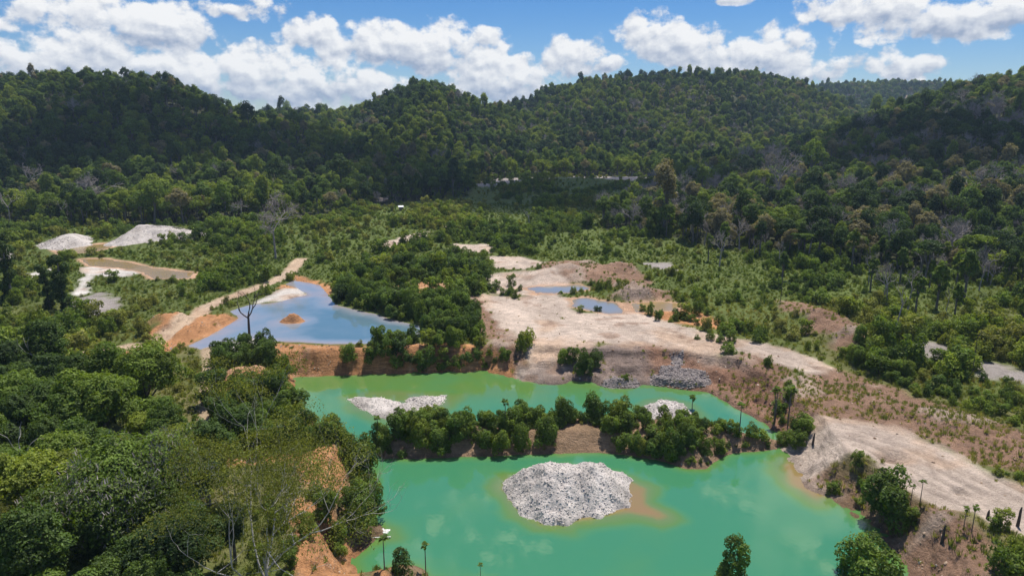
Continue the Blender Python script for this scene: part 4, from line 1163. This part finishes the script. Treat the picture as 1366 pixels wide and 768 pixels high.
add_shrubs(GP([(1000, 470), (1040, 480), (1066, 500), (1062, 540), (1040, 545), (1030, 510)]), 2.4, 0.3, 0.7, 0.40, 'the brown slope above the spur', 620, True, 0.4)
add_shrubs(GP([(770, 486), (860, 480), (870, 512), (790, 512)]), 2.6, 0.25, 0.6, 0.34, 'the brown bank', 621, True, 0.45)
n_named = len(SX)
for q in range(n_named):
    if 'ridge between' in SG[q] and 683 + 931 * SX[q] / SY[q] > 950: SS[q] *= 0.62
    if 'ridge between' in SG[q] and 850 < 683 + 931 * SX[q] / SY[q] < 935 and SY[q] > 103: SS[q] *= 0.6
SX, SY, SS, ST_ = (np.array(q) for q in (SX, SY, SS, ST_))
ordr = np.argsort(np.hypot(SX, SY) / np.maximum(SS, .3))
SZ = look(terr, SX, SY)
print('named shrubs', n_named)
prefix = {}
rest = []
for c_, i in enumerate(ordr):
    if c_ < 300 and abs(SX[i]) < 0.80 * SY[i]:
        t_, l_ = SHR[i % 4]
        us = 683 + 931 * SX[i] / SY[i]; place = SG[i]
        if 'ridge between' in place:
            place = 'the lake ridge ' + ('waterline' if SZ[i] < 1.0 else 'crest') + ', ' + ('left tip' if us < 540 else 'left part' if us < 640 else 'middle' if us < 735 else 'bare notch' if us < 815 else 'right part' if us < 920 else 'right end')
        sz = 'big' if SS[i] > 0.95 else 'middling' if SS[i] > 0.65 else 'low'
        plant('shrub', t_, l_, 'stem', 'foliage', (SX[i], SY[i], SZ[i] - 0.05), random.uniform(0, 6.28), (SS[i] * random.uniform(.9, 1.1), SS[i] * random.uniform(.9, 1.1), SS[i] * random.uniform(.85, 1.25)), ST_[i],
              '%s %s shrub on %s' % (sz, TINTW(ST_[i]), place), 'shrub', '%s %s shrubs on %s' % (sz, TINTW(ST_[i]), place))
    else: rest.append(i)
rest = np.array(rest, int)
# the rest of the valley scrub
X, Y, rg = jitter_grid(-420, 420, 58, 700, 2.9, 701)
dv = look(D_VAL, X, Y)
d = fbm(X / 22, Y / 30, 4, 711)
bare = look(BARE, X, Y)
rightside = X > 0.32 * Y
k = (dv < 26.0) & ((bare < 0.35) | ((Y > 450) & (rg.random(len(X)) < .30))) & ((Y < 420) | (rg.random(len(X)) < 0.4)) & (look(D_LW, X, Y) > -1) & (rg.random(len(X)) < np.clip(0.50 + 0.55 * sstep(-.25, .1, d + 0.1 * rightside) - 0.45 * (fbm(X / 9, Y / 9, 3, 731) > 0.22), 0.12, 0.97)) & (look(D_LAKE, X, Y) > 2)
X, Y = X[k], Y[k]
thick = sstep(-0.14, 0.16, d[k] + 0.16 * rightside[k])
S = np.clip(0.14 + 0.34 * rg.random(len(X)) ** 1.5 + thick * (0.36 + 0.45 * d[k] + rg.normal(0, 0.20, len(X))) + 0.55 * (rg.random(len(X)) < 0.07), 0.15, np.where((Y < 125) & (X > 0), .5, 1.6))
T = np.clip(0.72 - 0.16 * thick + 0.40 * fbm(X / 40, Y / 40, 3, 721) + 0.12 * rg.normal(size=len(X)), 0.08, 0.80)
I = rg.integers(0, 4, len(X))
X = np.concatenate([X, SX[rest]]); Y = np.concatenate([Y, SY[rest]]); S = np.concatenate([S, SS[rest]]); T = np.concatenate([T, ST_[rest]]); I = np.concatenate([I, rest % 4])
scatter_stuff('valley_scrub', X, Y, look(terr, X, Y) - 0.05, S, T, I, FSH_ME, 0.05, 2)
print('scrub', len(X))

# ---- grass and weeds
def tuft(seed, n=26, h=0.7, w=0.45):
    rg = np.random.default_rng(seed); V = []; F = []
    for i in range(n):
        a = rg.uniform(0, 6.28); r = rg.uniform(0, w); hh = h * rg.uniform(.4, 1)
        b = np.array([r * math.cos(a), r * math.sin(a), 0]); o2 = np.array([math.cos(a), math.sin(a), 0]) * rg.uniform(.1, .5) * hh
        s = np.array([-math.sin(a), math.cos(a), 0]) * 0.06
        k0 = len(V)
        V += [b - s, b + s, b + o2 * .5 + np.array([0, 0, hh * .6]) + s * .8, b + o2 + np.array([0, 0, hh])]
        F.append((k0, k0 + 1, k0 + 2, k0 + 3))
    me = np_mesh('tuft', np.array(V), np.array(F), False, {'lv': np.repeat(rg.uniform(.7, 1.25, n), 4)}); me.materials.append(M_GRASS)
    return me
TUFTS = [tuft(1), tuft(2, 30, 0.5, 0.6), tuft(3, 22, 1.0, 0.4)]
gX, gY, gS = [], [], []
for (y0, y1, cell, seed) in ((58, 130, 0.9, 801), (130, 260, 1.3, 802), (260, 420, 2.4, 803)):
    X, Y, rg = jitter_grid(-0.9 * y1, 0.9 * y1, y0, y1, cell, seed)
    b = look(BARE, X, Y); br = look(W_BROWN, X, Y); dvv = look(D_VAL, X, Y); n_ = fbm(X / 6, Y / 6, 3, 811)
    sandy = look(W_SAND, X, Y) + look(W_WHITE, X, Y) + look(W_ROAD, X, Y) + look(W_GRAV, X, Y)
    z_ = look(terr, X, Y)
    prob = np.where(b < 0.4, 0.75, np.where(br > 0.3, 0.10 + 0.5 * (n_ > 0.15), 0.03 + 0.12 * (n_ > 0.25)))
    prob = np.where((br > 0.3) & (X > 15) & (Y < 135), 0.25 + 0.6 * (n_ > -0.05), prob)
    prob = np.where(sandy > 0.4, 0.004, prob)
    k = (rg.random(len(X)) < prob) & (dvv < 3) & (z_ > 0.35) & (look(D_LW, X, Y) > -3) & (look(D_POND, X, Y) > 0.8) & (np.abs(X) < 0.85 * Y)
    for nm, pl, lv, D in PONDS: k &= look(D, X, Y) > 0.5
    gX.append(X[k]); gY.append(Y[k]); gS.append(rg.uniform(.5, 1.1, k.sum()) * (1 + 0.35 * (cell - .95)))
gX, gY, gS = (np.concatenate(q) for q in (gX, gY, gS))
gT = np.clip(0.42 - 0.35 * sstep(150, 220, gY) + 0.4 * fbm(gX / 14, gY / 14, 3, 821) + 0.15 * RNG.normal(size=len(gX)), 0, 1)
scatter_stuff('grass', gX, gY, look(terr, gX, gY) - 0.03, gS, gT, RNG.integers(0, 3, len(gX)), TUFTS, 0.1, 3)
print('grass', len(gX))

# ================================================================== single plants that stand out
def top_height(bx, by, bz, v_top):
    """height of an upright thing at (bx, by, bz) whose top is seen at picture row v_top"""
    yc = (384 - v_top) / F_PX
    return CAM_H + by * (-SP + CP * yc) / (CP + SP * yc) - bz
def flat_tree(seed, h=10.0, w=10.0, n=15000, leaf=0.20):
    global RK
    RK = 0.84
    """open umbrella crown of fine leaves over pale spreading branches"""
    rg = np.random.default_rng(seed); out = []; tips = []
    trunk = tube([(0, 0, -.4), (.1, .05, h * .3), (.15, -.1, h * .5)], [.014 * h, .012 * h, .009 * h], 7)
    for i in range(5):
        a = i * 1.257 + rg.normal() * .25
        branch_tree((.15, -.1, h * (.42 - .03 * i)), (math.cos(a) * .9, math.sin(a) * .9, .70), w * .21, .0075 * h, 5, rg, out, .52, .10, 5, (2, 3), .72, tips)
    tips = np.array(tips)
    tips = tips[(tips[:, 2] > h * .52) & (np.hypot(tips[:, 0], tips[:, 1]) < w * .40)]
    k = rg.choice(len(tips), min(len(tips), 420), replace=False)
    lobes = [(t[0], t[1], t[2], w * .066, w * .066, w * .03) for t in tips[k]]
    V, F, lv = leaf_cloud(lobes, n, leaf, up=.5, rnd=1.0, shell=(.2, 1.1), aspect=.45, lvr=(.45, 1.0))
    bv, bf, _ = merge(out + [trunk])
    return np_mesh('trunk', bv, bf), np_mesh('crown', V, F, False, {'lv': lv})
def sapling(seed, h=4.5, heads=1, bushy=0.0):
    rg = np.random.default_rng(seed); st = []; V = []; F = []; lv = []
    for q in range(heads):
        ox, oy = (rg.normal() * .5, rg.normal() * .3) if q else (0, 0)
        hh = h * (1 if q == 0 else rg.uniform(.8, .97))
        st.append(tube([(ox * .3, oy * .3, -.3), (ox * .7, oy * .7, hh * .5), (ox, oy, hh * .93)], [.085, .065, .04], 6))
        nl = 22
        for i in range(nl):
            a = 2.4 * i + rg.normal() * .2; el = rg.uniform(-.45, 1.3); L = rg.uniform(.5, .95) * .68
            d = np.array([math.cos(a), math.sin(a), el]); d /= np.linalg.norm(d); sd = np.array([-math.sin(a), math.cos(a), 0])
            b0 = np.array([ox, oy, hh * .90]) + d * .25 * L
            wd = .42 * L; n0 = len(V)
            V += [b0, b0 + d * .45 * L + sd * wd + (0, 0, .05), b0 + d * 1.05 * L - np.array([0, 0, .22 * L]), b0 + d * .45 * L - sd * wd + (0, 0, .05)]
            F.append((n0, n0 + 1, n0 + 2, n0 + 3)); lv += [rg.uniform(.75, 1.3)] * 4
    tv, tf, _ = merge(st)
    return np_mesh('stem', tv, tf), np_mesh('leaf_head', np.array(V), np.array(F), False, {'lv': np.array(lv)})
def vine_column(seed, h=13.0, w=3.4, n=5000):
    rg = np.random.default_rng(seed); lobes = []
    for i in range(13):
        z = h * (.06 + .88 * i / 12); s = w * rg.uniform(.26, .5) * (1 - .25 * (i / 12))
        lobes.append((rg.normal() * w * .16, rg.normal() * w * .16, z, s, s, h * .07))
    V, F, lv = leaf_cloud(lobes, n, .42, low=-.9)
    t = tube([(0, 0, -.4), (.1, 0, h * .5), (0, .1, h * .96)], [.3, .24, .1], 6)
    return np_mesh('trunk', *t), np_mesh('vines', V, F, False, {'lv': lv})
def put(name, meshes, mats, parts, u, v, v_top, h0, label, cat='tree', tint=0.3, wscale=1.0, rz=None, on=None, tilt=0.0):
    x, y, z = hits(u, v) if on is None else (*P(u, v, on), on)
    if on is not None: z = gz(x, y)
    hh = top_height(x, y, z, v_top); k = hh / h0
    for me_, m_ in zip(meshes, mats):
        if not me_.materials: me_.materials.append(m_)
    return plant(name, meshes[0], meshes[1], parts[0], parts[1], (x, y, z - 0.1), random.uniform(0, 6.28) if rz is None else rz, (k * wscale, k * wscale, k), tint, label, cat, None, tilt=tilt)
TB = ('trunk', 'branches'); TC = ('trunk', 'crown')
put('dead_tree', dead_meshes(24, 901, 8, .75, .45, (2, 3), .36, .74, .02, 2, 1.06), (M_TWIG, M_TWIG), TB, 368, 345, 262, 24, 'big dead grey tree with a wide bare crown behind the sand road', tint=1.0)
put('bare_tree', dead_meshes(12, 905, 5, .42, .42, (1, 2), .26, .74, .10), (M_DARKWOOD, M_DARKWOOD), TB, 333, 452, 378, 12, 'dark leafless forked tree standing in front of the blue pond', tint=1.0)
put('dead_tree', dead_meshes(10, 907, 4, .45, .45, (1, 2), .24), (M_PALE, M_PALE), TB, 706, 299, 276, 10, 'small white dead tree in the middle of the valley', tint=1.0)
put('dead_tree', dead_meshes(14, 911, 4, .45, .55, (1, 2), .17), (M_PALE, M_PALE), TB, 52, 690, 545, 14, 'bleached white snag rising from the left wood', tint=1.0, wscale=.8)
put('dead_tree', dead_meshes(12, 912, 3, .4, .62, (1, 2), .12), (M_PALE, M_PALE), TB, 58, 545, 432, 12, 'thin pale leaning snag at the far edge of the left wood', tint=1.0, wscale=.7)
put('dead_tree', dead_meshes(12, 913, 4, .45, .6, (1, 2), .12), (M_TWIG, M_TWIG), TB, 1190, 458, 368, 12, 'tall leafless grey tree on the right bank with forked top', tint=1.0)
put('dead_tree', dead_meshes(12, 914, 3, .4, .75, (1, 2), .13), (M_DARKWOOD, M_DARKWOOD), TB, 1297, 497, 432, 12, 'blackened slender trunk on the pale gravel at far right', tint=1.0, wscale=.6)
put('dead_tree', dead_meshes(12, 915, 3, .4, .75, (1, 2), .13), (M_DARKWOOD, M_DARKWOOD), TB, 1041, 402, 345, 12, 'blackened slender trunk above the eroded right slope', tint=1.0, wscale=.6)
put('dead_tree', dead_meshes(12, 916, 4, .5, .5, (2, 3), .15), (M_TWIG, M_TWIG), TB, 14, 300, 250, 12, 'grey bare tree at the far left edge below the hill', tint=1.0)
put('dead_tree', dead_meshes(12, 917, 4, .5, .6, (2, 3), .15), (M_TWIG, M_TWIG), TB, 87, 300, 264, 12, 'slim grey bare tree in front of the left forest edge', tint=1.0)
put('vine_draped_tree', vine_column(921), (M_BARK, M_LEAF), ('trunk', 'vines'), 86, 414, 340, 13, 'dark vine-draped tree right of its twin by the white sand', tint=.06, wscale=1.15)
put('vine_draped_tree', vine_column(922), (M_BARK, M_LEAF), ('trunk', 'vines'), 66, 412, 352, 13, 'dark vine-draped tree left of its twin by the white sand', tint=.06, wscale=1.1)
put('vine_draped_tree', vine_column(923), (M_BARK, M_LEAF), ('trunk', 'vines'), 16, 402, 322, 13, 'tall vine-draped trunk at the far left edge', tint=.12, wscale=1.0)
FT1 = flat_tree(931); FT2 = flat_tree(932, 12, 22, 60000, .19)
put('umbrella_tree', FT1, (M_PALE, M_LEAF), TC, 46, 775, 655, 10, 'olive umbrella-shaped tree with thin pale trunk in the bottom left corner', tint=.78, wscale=.85)
FT3 = flat_tree(933)
put('umbrella_tree', FT3, (M_PALE, M_LEAF), TC, 62, 830, 715, 10, 'low olive umbrella-shaped tree at the very bottom left', tint=.74, wscale=.85)
put('feathery_tree', FT2, (M_PALE, M_LEAF), TC, 362, 838, 632, 12, 'large open feathery tree with pale bare branches beside the orange bank', tint=.76, wscale=.80)
GT = broadleaf(12, 17, 30000, .32, 941, 'round', 2.6)
put('grey_topped_tree', GT, (M_BARK, M_LEAF), TC, 168, 745, 592, 12, 'broad grey-tinged tree crown in the middle of the left wood', tint=.40, wscale=.95)
_g = bpy.data.objects['grey_topped_tree']
_n = len(GT[1].vertices); _v = np.empty(_n * 3, np.float32); GT[1].vertices.foreach_get('co', _v); _v = _v.reshape(-1, 4, 3)
_c = _v.mean(1); _sel = _c[(_c[:, 2] > 5.5) & (RNG.random(len(_c)) < .5) & (fbm(_c[:, 0] / 3, _c[:, 1] / 3, 2, 77) > -.15)]
_d = rot_rand(len(_sel)) * .30 + np.array([0, 0, .22]); _s = np.cross(_d, rot_rand(len(_sel))) * .12
_q = np.stack([_sel - _s, _sel + _s, _sel + _d + _s * .4, _sel + _d - _s * .4], 1)
_t = link('bare_twigs', np_mesh('bare_twigs', _q.reshape(-1, 3), np.arange(len(_q) * 4).reshape(-1, 4), False), _g, M_TWIG); _t['label'] = 'grey leafless twig tips over the crown'
TL = ('stem', 'leaf_head')
for k_, (u, v, vt, heads, lab) in enumerate([
        (513, 760, 712, 1, 'tall umbrella-leaved sapling on the small orange spit at bottom'), (568, 764, 722, 1, 'slender umbrella-leaved sapling right of the small orange spit'),
        (641, 775, 750, 1, 'short sapling just breaking the bottom edge in the lake'), (437, 588, 556, 1, 'umbrella-leaved sapling on the left shore of the green lake'),
        (922, 562, 526, 2, 'twin-headed sapling on the ridge beside the white gravel bar'), (986, 580, 536, 1, 'slim dark sapling near the right end of the ridge'),
        (1034, 560, 514, 2, 'tallest sapling pair on the spur right of the lake'), (1051, 566, 513, 1, 'thin sapling on the spur right of the twin heads'),
        (1227, 672, 638, 1, 'lone round-headed sapling on the edge of the sand flat'), (1214, 676, 645, 1, 'thin sapling left of the round-headed one by the sand flat'),
        (1285, 706, 674, 1, 'left sapling of the pair in the weeds at lower right'), (1296, 710, 672, 1, 'right sapling of the pair in the weeds at lower right'),
        (674, 574, 532, 1, 'sapling poking out of the middle of the wooded ridge'), (505, 598, 553, 1, 'sapling on the left tip of the wooded ridge')]):
    put('sapling', sapling(951 + k_, 4.5, heads), (M_BARK, M_LEAF), TL, u, v, vt, 4.5, lab, 'sapling', .30 + .04 * (k_ % 4))
BT = [shrub(6, 6.5, 7500, .34, 981), shrub(6, 6.4, 7500, .34, 982), shrub(6, 5.0, 6000, .32, 983)]
put('bushy_tree', BT[0], (M_BARK, M_LEAF), TC, 1182, 692, 622, 6, 'bushy dark tree on the right lakeshore below the sand flat', tint=.34, wscale=.9)
put('bushy_tree', BT[1], (M_BARK, M_LEAF), TC, 1152, 786, 712, 6, 'bushy green tree at the bottom edge on the right lakeshore', tint=.42, wscale=.95)
put('bushy_tree', BT[2], (M_BARK, M_LEAF), TC, 972, 792, 722, 6, 'small bushy tree at the bottom edge standing in the lake', tint=.36, wscale=.75)
put('bushy_tree', shrub(4, 4, 2600, .30, 984), (M_BARK, M_LEAF), TC, 535, 766, 732, 4, 'dark rounded bush beside the tall sapling on the orange spit', tint=.15, wscale=.85)

# slender trees standing in the bright scrub of the right slope
rg = np.random.default_rng(1001)
THIN = [broadleaf(13, 5.5, 1500, .7, 1011, 'loose'), broadleaf(13, 5.0, 1300, .7, 1012, 'tall'), broadleaf(13, 6.0, 1400, .7, 1013, 'flat')]
for t_, c_ in THIN: t_.materials.append(M_BARK); c_.materials.append(M_LEAF)
cnt = 0
while cnt < 46:
    u, v = rg.uniform(880, 1400), rg.uniform(338, 450)
    if v > 345 + 0.22 * (u - 880) or v < 330 + 0.06 * (u - 880): continue
    x, y, z = hits(u, v)
    if look(BARE, [x], [y])[0] > .4: continue
    cnt += 1; k_ = int(rg.integers(0, 4)); s_ = rg.uniform(.6, 1.15); t = float(np.clip(rg.normal(.4, .18), .05, .9))
    if k_ == 3: plant('bare_tree', *DEAD[int(rg.integers(0, 3))], 'trunk', 'branches', (x, y, z), rg.uniform(0, 6.28), (s_ * .6, s_ * .6, s_ * .8), 1.0, 'slender leafless tree in the bright right-hand scrub', 'tree', 'slender leafless trees in the right scrub')
    else: plant('slender_tree', *THIN[k_], 'trunk', 'crown', (x, y, z - .1), rg.uniform(0, 6.28), s_, t, 'slender %s tree in the bright right-hand scrub' % TINTW(t), 'tree', 'slender %s trees in the right scrub' % TINTW(t))

# ================================================================== clouds over the valley (they stand above the frame and shade the slopes)
def cloud_material():
    m, nt, b, out = new_mat('cloud_vapour'); nt.nodes.remove(b)
    d = nd(nt, 'ShaderNodeBsdfDiffuse'); d.inputs['Color'].default_value = (.9, .9, .9, 1)
    t = nd(nt, 'ShaderNodeBsdfTranslucent'); t.inputs['Color'].default_value = (.9, .9, .9, 1)
    a = nd(nt, 'ShaderNodeMixShader'); a.inputs[0].default_value = .5
    nt.links.new(d.outputs[0], a.inputs[1]); nt.links.new(t.outputs[0], a.inputs[2])
    tr = nd(nt, 'ShaderNodeBsdfTransparent')
    geo = nd(nt, 'ShaderNodeNewGeometry'); at = nd(nt, 'ShaderNodeAttribute', attribute_name='thick')
    x = nd(nt, 'ShaderNodeMixShader'); nt.links.new(mrange(nt, at.outputs['Fac'], 0, 1, .03, .74), x.inputs[0])
    nt.links.new(tr.outputs[0], x.inputs[1]); nt.links.new(a.outputs[0], x.inputs[2])
    nt.links.new(x.outputs[0], out.inputs['Surface'])
    return m
M_CLOUD = cloud_material()
CLOUD_Z = 750.0
def cloud(spots, seed):
    """spots: (u, v, rx, ry) of the shade on the ground"""
    c = []
    for u, v, rx, ry in spots:
        x, y, z = hits(u, v); k = (CLOUD_Z - z) / sun_dir.z
        c.append((x + sun_dir.x * k, y + sun_dir.y * k, rx, ry))
    c = np.array(c); lo = (c[:, :2] - c[:, 2:] * 1.5).min(0); hi = (c[:, :2] + c[:, 2:] * 1.5).max(0)
    st = 7.0
    X, Y = np.meshgrid(np.arange(lo[0], hi[0], st), np.arange(lo[1], hi[1], st), indexing='ij')
    f = np.full(X.shape, -9.0)
    for x, y, rx, ry in c: f = np.maximum(f, 1 - ((X - x) / rx) ** 2 - ((Y - y) / ry) ** 2)
    f = f * .8 + 1.1 * fbm(X / 85, Y / 85, 5, seed)
    th = np.clip(f, 0, 1); top = 90 * np.sqrt(th) * (1 + .5 * fbm(X / 30, Y / 30, 4, seed + 9)); bot = -8 * np.sqrt(th)
    id_ = np.arange(X.size).reshape(X.shape)
    F = np.stack([id_[:-1, :-1], id_[1:, :-1], id_[1:, 1:], id_[:-1, 1:]], -1).reshape(-1, 4)
    F = F[(f.ravel()[F] > -.02).any(1)]
    V = np.concatenate([np.stack([X.ravel(), Y.ravel(), CLOUD_Z + top.ravel()], -1), np.stack([X.ravel(), Y.ravel(), CLOUD_Z + bot.ravel() - .2], -1)])
    F2 = np.concatenate([F, F[:, ::-1] + X.size]); used = np.unique(F2); rm = -np.ones(len(V), int); rm[used] = np.arange(len(used))
    thick = np.tile(np.clip(f.ravel() / .45, 0, 1), 2)[used]
    o = link('cloud', np_mesh('cloud', V[used], rm[F2], True, {'thick': thick}), None, M_CLOUD); o['kind'] = 'structure'
cloud([(700, 262, 130, 75), (600, 248, 80, 75), (830, 252, 80, 65), (520, 215, 80, 80), (420, 200, 80, 60)], 1101)
cloud([(1050, 220, 110, 50), (1200, 205, 120, 42), (1340, 208, 100, 42), (960, 240, 50, 40)], 1102)
cloud([(110, 180, 130, 80), (20, 205, 80, 60), (230, 205, 80, 50)], 1103)

# ================================================================== haze
hz = bpy.data.materials.new('air_haze'); hz.use_nodes = True
nt = hz.node_tree; nt.nodes.remove(nt.nodes['Principled BSDF'])
pv = nd(nt, 'ShaderNodeVolumePrincipled'); pv.inputs['Density'].default_value = 0.000095
pv.inputs['Color'].default_value = (.55, .76, 1.0, 1); pv.inputs['Anisotropy'].default_value = 0.1
nt.links.new(pv.outputs[0], nt.nodes['Material Output'].inputs['Volume'])
x0, x1, y0, y1, z0, z1 = -7400, 7400, -300, 3800, float(terr.min()) - 1.5, max(float(terr.max()) + 30, 200)
V = [(x, y, z) for z in (z0, z1) for x, y in ((x0, y0), (x1, y0), (x1, y1), (x0, y1))]
o = link('haze', np_mesh('haze', np.array(V), np.array([(0, 3, 2, 1), (4, 5, 6, 7), (0, 1, 5, 4), (1, 2, 6, 5), (2, 3, 7, 6), (3, 0, 4, 7)]), False), None, hz)
o['kind'] = 'stuff'

# ================================================================== loose clods and stones on the bare soil
def clod(seed):
    rg = np.random.default_rng(seed); V = IV * rg.uniform(.55, 1.15, (12, 1)) * np.array([1, .8, .6])
    m_ = np_mesh('clod', V, IF, False, {'lv': np.ones(12)}); m_.materials.append(M_CLOD); return m_
M_CLOD = leaf_material('soil_clod', [(0.0, (0.20, 0.12, 0.075)), (0.5, (0.36, 0.25, 0.17)), (1.0, (0.56, 0.48, 0.41))], 0.0)
X, Y, rg = jitter_grid(-150, 150, 58, 230, 0.62, 1201)
b = np.clip(look(W_BROWN, X, Y) + look(W_ORANGE, X, Y) + (look(D_LAKE, X, Y) < 5) * .8, 0, 1); sa = look(W_SAND, X, Y) + look(W_ROAD, X, Y)
n_ = fbm(X / 5, Y / 5, 3, 1203); z_ = look(terr, X, Y)
k = (rg.random(len(X)) < np.where(sa > .5, .03, b * np.clip(.16 + .8 * n_, .02, .6))) & (z_ > .1) & (np.abs(X) < .85 * Y) & (look(D_POND, X, Y) > .3)
X, Y = X[k], Y[k]
scatter_stuff('loose_stones', X, Y, look(terr, X, Y), .05 + .32 * rg.random(len(X)) ** 4 + .05 * rg.random(len(X)), np.clip(.45 + .5 * fbm(X / 9, Y / 9, 2, 1207) + .25 * rg.normal(size=len(X)), 0, 1), rg.integers(0, 3, len(X)), [clod(1), clod(2), clod(3)], .6, 4)
print('clods', len(X))

# ================================================================== small man-made things
M_WHITE = plain_material('white_plastic', (0.78, 0.78, 0.76), (0.66, 0.66, 0.64), 3.0, .5)
M_ROOF = plain_material('white_roof_sheet', (0.80, 0.80, 0.80), (0.68, 0.69, 0.70), 1.0, .5)
M_BOARD = plain_material('weathered_boards', (0.20, 0.16, 0.12), (0.12, 0.10, 0.08), 6.0, .9)
def box_part(x0, x1, y0, y1, z0, z1):
    V = np.array([(x, y, z) for z in (z0, z1) for x, y in ((x0, y0), (x1, y0), (x1, y1), (x0, y1))], float)
    return V, np.array([(0, 3, 2, 1), (4, 5, 6, 7), (0, 1, 5, 4), (1, 2, 6, 5), (2, 3, 7, 6), (3, 0, 4, 7)])
# crumpled white sheet on the orange spit
x, y, z = hits(514, 710)
gx, gy = np.meshgrid(np.linspace(-.9, .9, 22), np.linspace(-.7, .7, 18), indexing='ij')
gzz = .18 + .5 * np.abs(fbm(gx * 1.6, gy * 1.6, 4, 5)) + .25 * np.exp(-(gx ** 2 + gy ** 2) * 3)
ax = gx + .25 * fbm(gx * 2, gy * 2, 3, 6); ay = gy + .25 * fbm(gx * 2, gy * 2, 3, 8)
id_ = np.arange(gx.size).reshape(gx.shape); F = np.stack([id_[:-1, :-1], id_[1:, :-1], id_[1:, 1:], id_[:-1, 1:]], -1).reshape(-1, 4)
me = np_mesh('plastic_sheet', np.stack([ax.ravel(), ay.ravel(), gzz.ravel() - .12], -1), F)
o = link('plastic_sheet', me, None, M_WHITE); o.location = (x, y, z); o.scale = (.6, .6, .7); o.modifiers.new('thickness', 'SOLIDIFY').thickness = .03
tag(o, 'crumpled white plastic sheet on the orange spit by the lake', 'sheet')
# white pipe along the waterline
x, y, z = hits(508, 718); z = max(z, .05)
root = bpy.data.objects.new('pipe', None); COL.objects.link(root); root.location = (x, y, z + .14); root.rotation_euler = (0, 0, .08); root.scale = (.8, .55, .55)
link('tube', np_mesh('tube', *tube([(-1.5, 0, 0), (-.5, .03, .01), (.5, .0, .0), (1.6, .05, -.02)], [.12] * 4, 10)), root, M_WHITE)
for q in (-1.45, .3, 1.5): link('collar', np_mesh('collar', *tube([(q - .07, .02, 0), (q + .07, .02, 0)], [.17, .17], 10)), root, M_WHITE)
tag(root, 'long white pipe lying at the waterline of the orange spit', 'pipe')
# shed far back in the valley
x, y, z = hits(535, 281)
root = bpy.data.objects.new('shed', None); COL.objects.link(root); root.location = (x, y, z); root.rotation_euler = (0, 0, .2); root.scale = (.62, .62, .62)
link('wall', np_mesh('wall', *box_part(-1.8, 1.8, -1.2, 1.2, -.3, 3.4), False), root, M_BOARD)
link('roof', np_mesh('roof', np.array([(-2.4, -1.9, 3.35), (2.4, -1.9, 3.35), (2.4, 1.9, 4.3), (-2.4, 1.9, 4.3), (-2.4, -1.9, 3.47), (2.4, -1.9, 3.47), (2.4, 1.9, 4.42), (-2.4, 1.9, 4.42)], float), box_part(0, 1, 0, 1, 0, 1)[1], False), root, M_ROOF)
link('door', np_mesh('door', *box_part(-.5, .5, -1.26, -1.203, -.2, 2.0), False), root, M_DARKWOOD)
tag(root, 'tiny shed with a white roof among the trees of the far valley', 'shed')
# burnt stumps and posts
for (u, v, vt, lean, lab) in ((1084, 592, 577, .1, 'single dark post on the sandy point right of the ridge'), (1317, 692, 680, .05, 'left burnt stump at the edge of the lower sand flat'), (1329, 694, 682, -.1, 'middle burnt stump at the edge of the lower sand flat'),
                        (1357, 702, 676, .05, 'right and tallest burnt stump at the edge of the lower sand flat'), (1256, 725, 700, .05, 'thin dark stump in the weeds at lower right')):
    x, y, z = hits(u, v); h = top_height(x, y, z, vt)
    V, F = tube([(0, 0, -.2), (lean * h * .4, 0, h * .4), (lean * h * .7, .02, h * .8), (lean * h, 0, h)], [.2, .16, .13, .06], 8)
    V = V + RNG.normal(0, .015, V.shape)
    o = link('stump', np_mesh('stump', V, F), None, M_DARKWOOD); o.location = (x, y, z); tag(o, lab, 'stump')

# ================================================================== labels: tell look-alikes apart by their place where they can be told apart
ROWS = ['front row', 'second row', 'third row', 'fourth row', 'fifth row', 'sixth row', 'seventh row', 'eighth row', 'ninth row', 'tenth row']
ORD = {1: [''], 2: ['left one', 'right one'], 3: ['left one', 'middle one', 'right one']}
WORDN = ['leftmost', 'second from left', 'third from left', 'fourth from left', 'fifth from left', 'sixth from left']
bylab = {}
for o in sc.objects:
    if o.parent is None and 'label' in o: bylab.setdefault(o['label'], []).append(o)
def ordinals(lab, L):
    L.sort(key=lambda q: q.location.x / q.location.y)
    words = ORD.get(len(L)) or WORDN[:len(L) - 1] + ['rightmost']
    for o, w in zip(L, words):
        full = lab + (', ' + w if w else '')
        o['label'] = full if len(full.split()) <= 16 else full.replace(' from left', '').replace(' the ', ' ')
for lab, L in bylab.items():
    if 'group' not in L[0] or len(L) < 2: continue
    if len(L) <= 6: ordinals(lab, L)
    elif len(L) <= 60:
        L.sort(key=lambda q: q.location.y)
        nrow = min(10, (len(L) + 4) // 5)
        for r_, ch in enumerate(np.array_split(np.arange(len(L)), nrow)): ordinals(lab + ', ' + ROWS[r_], [L[int(k)] for k in ch])
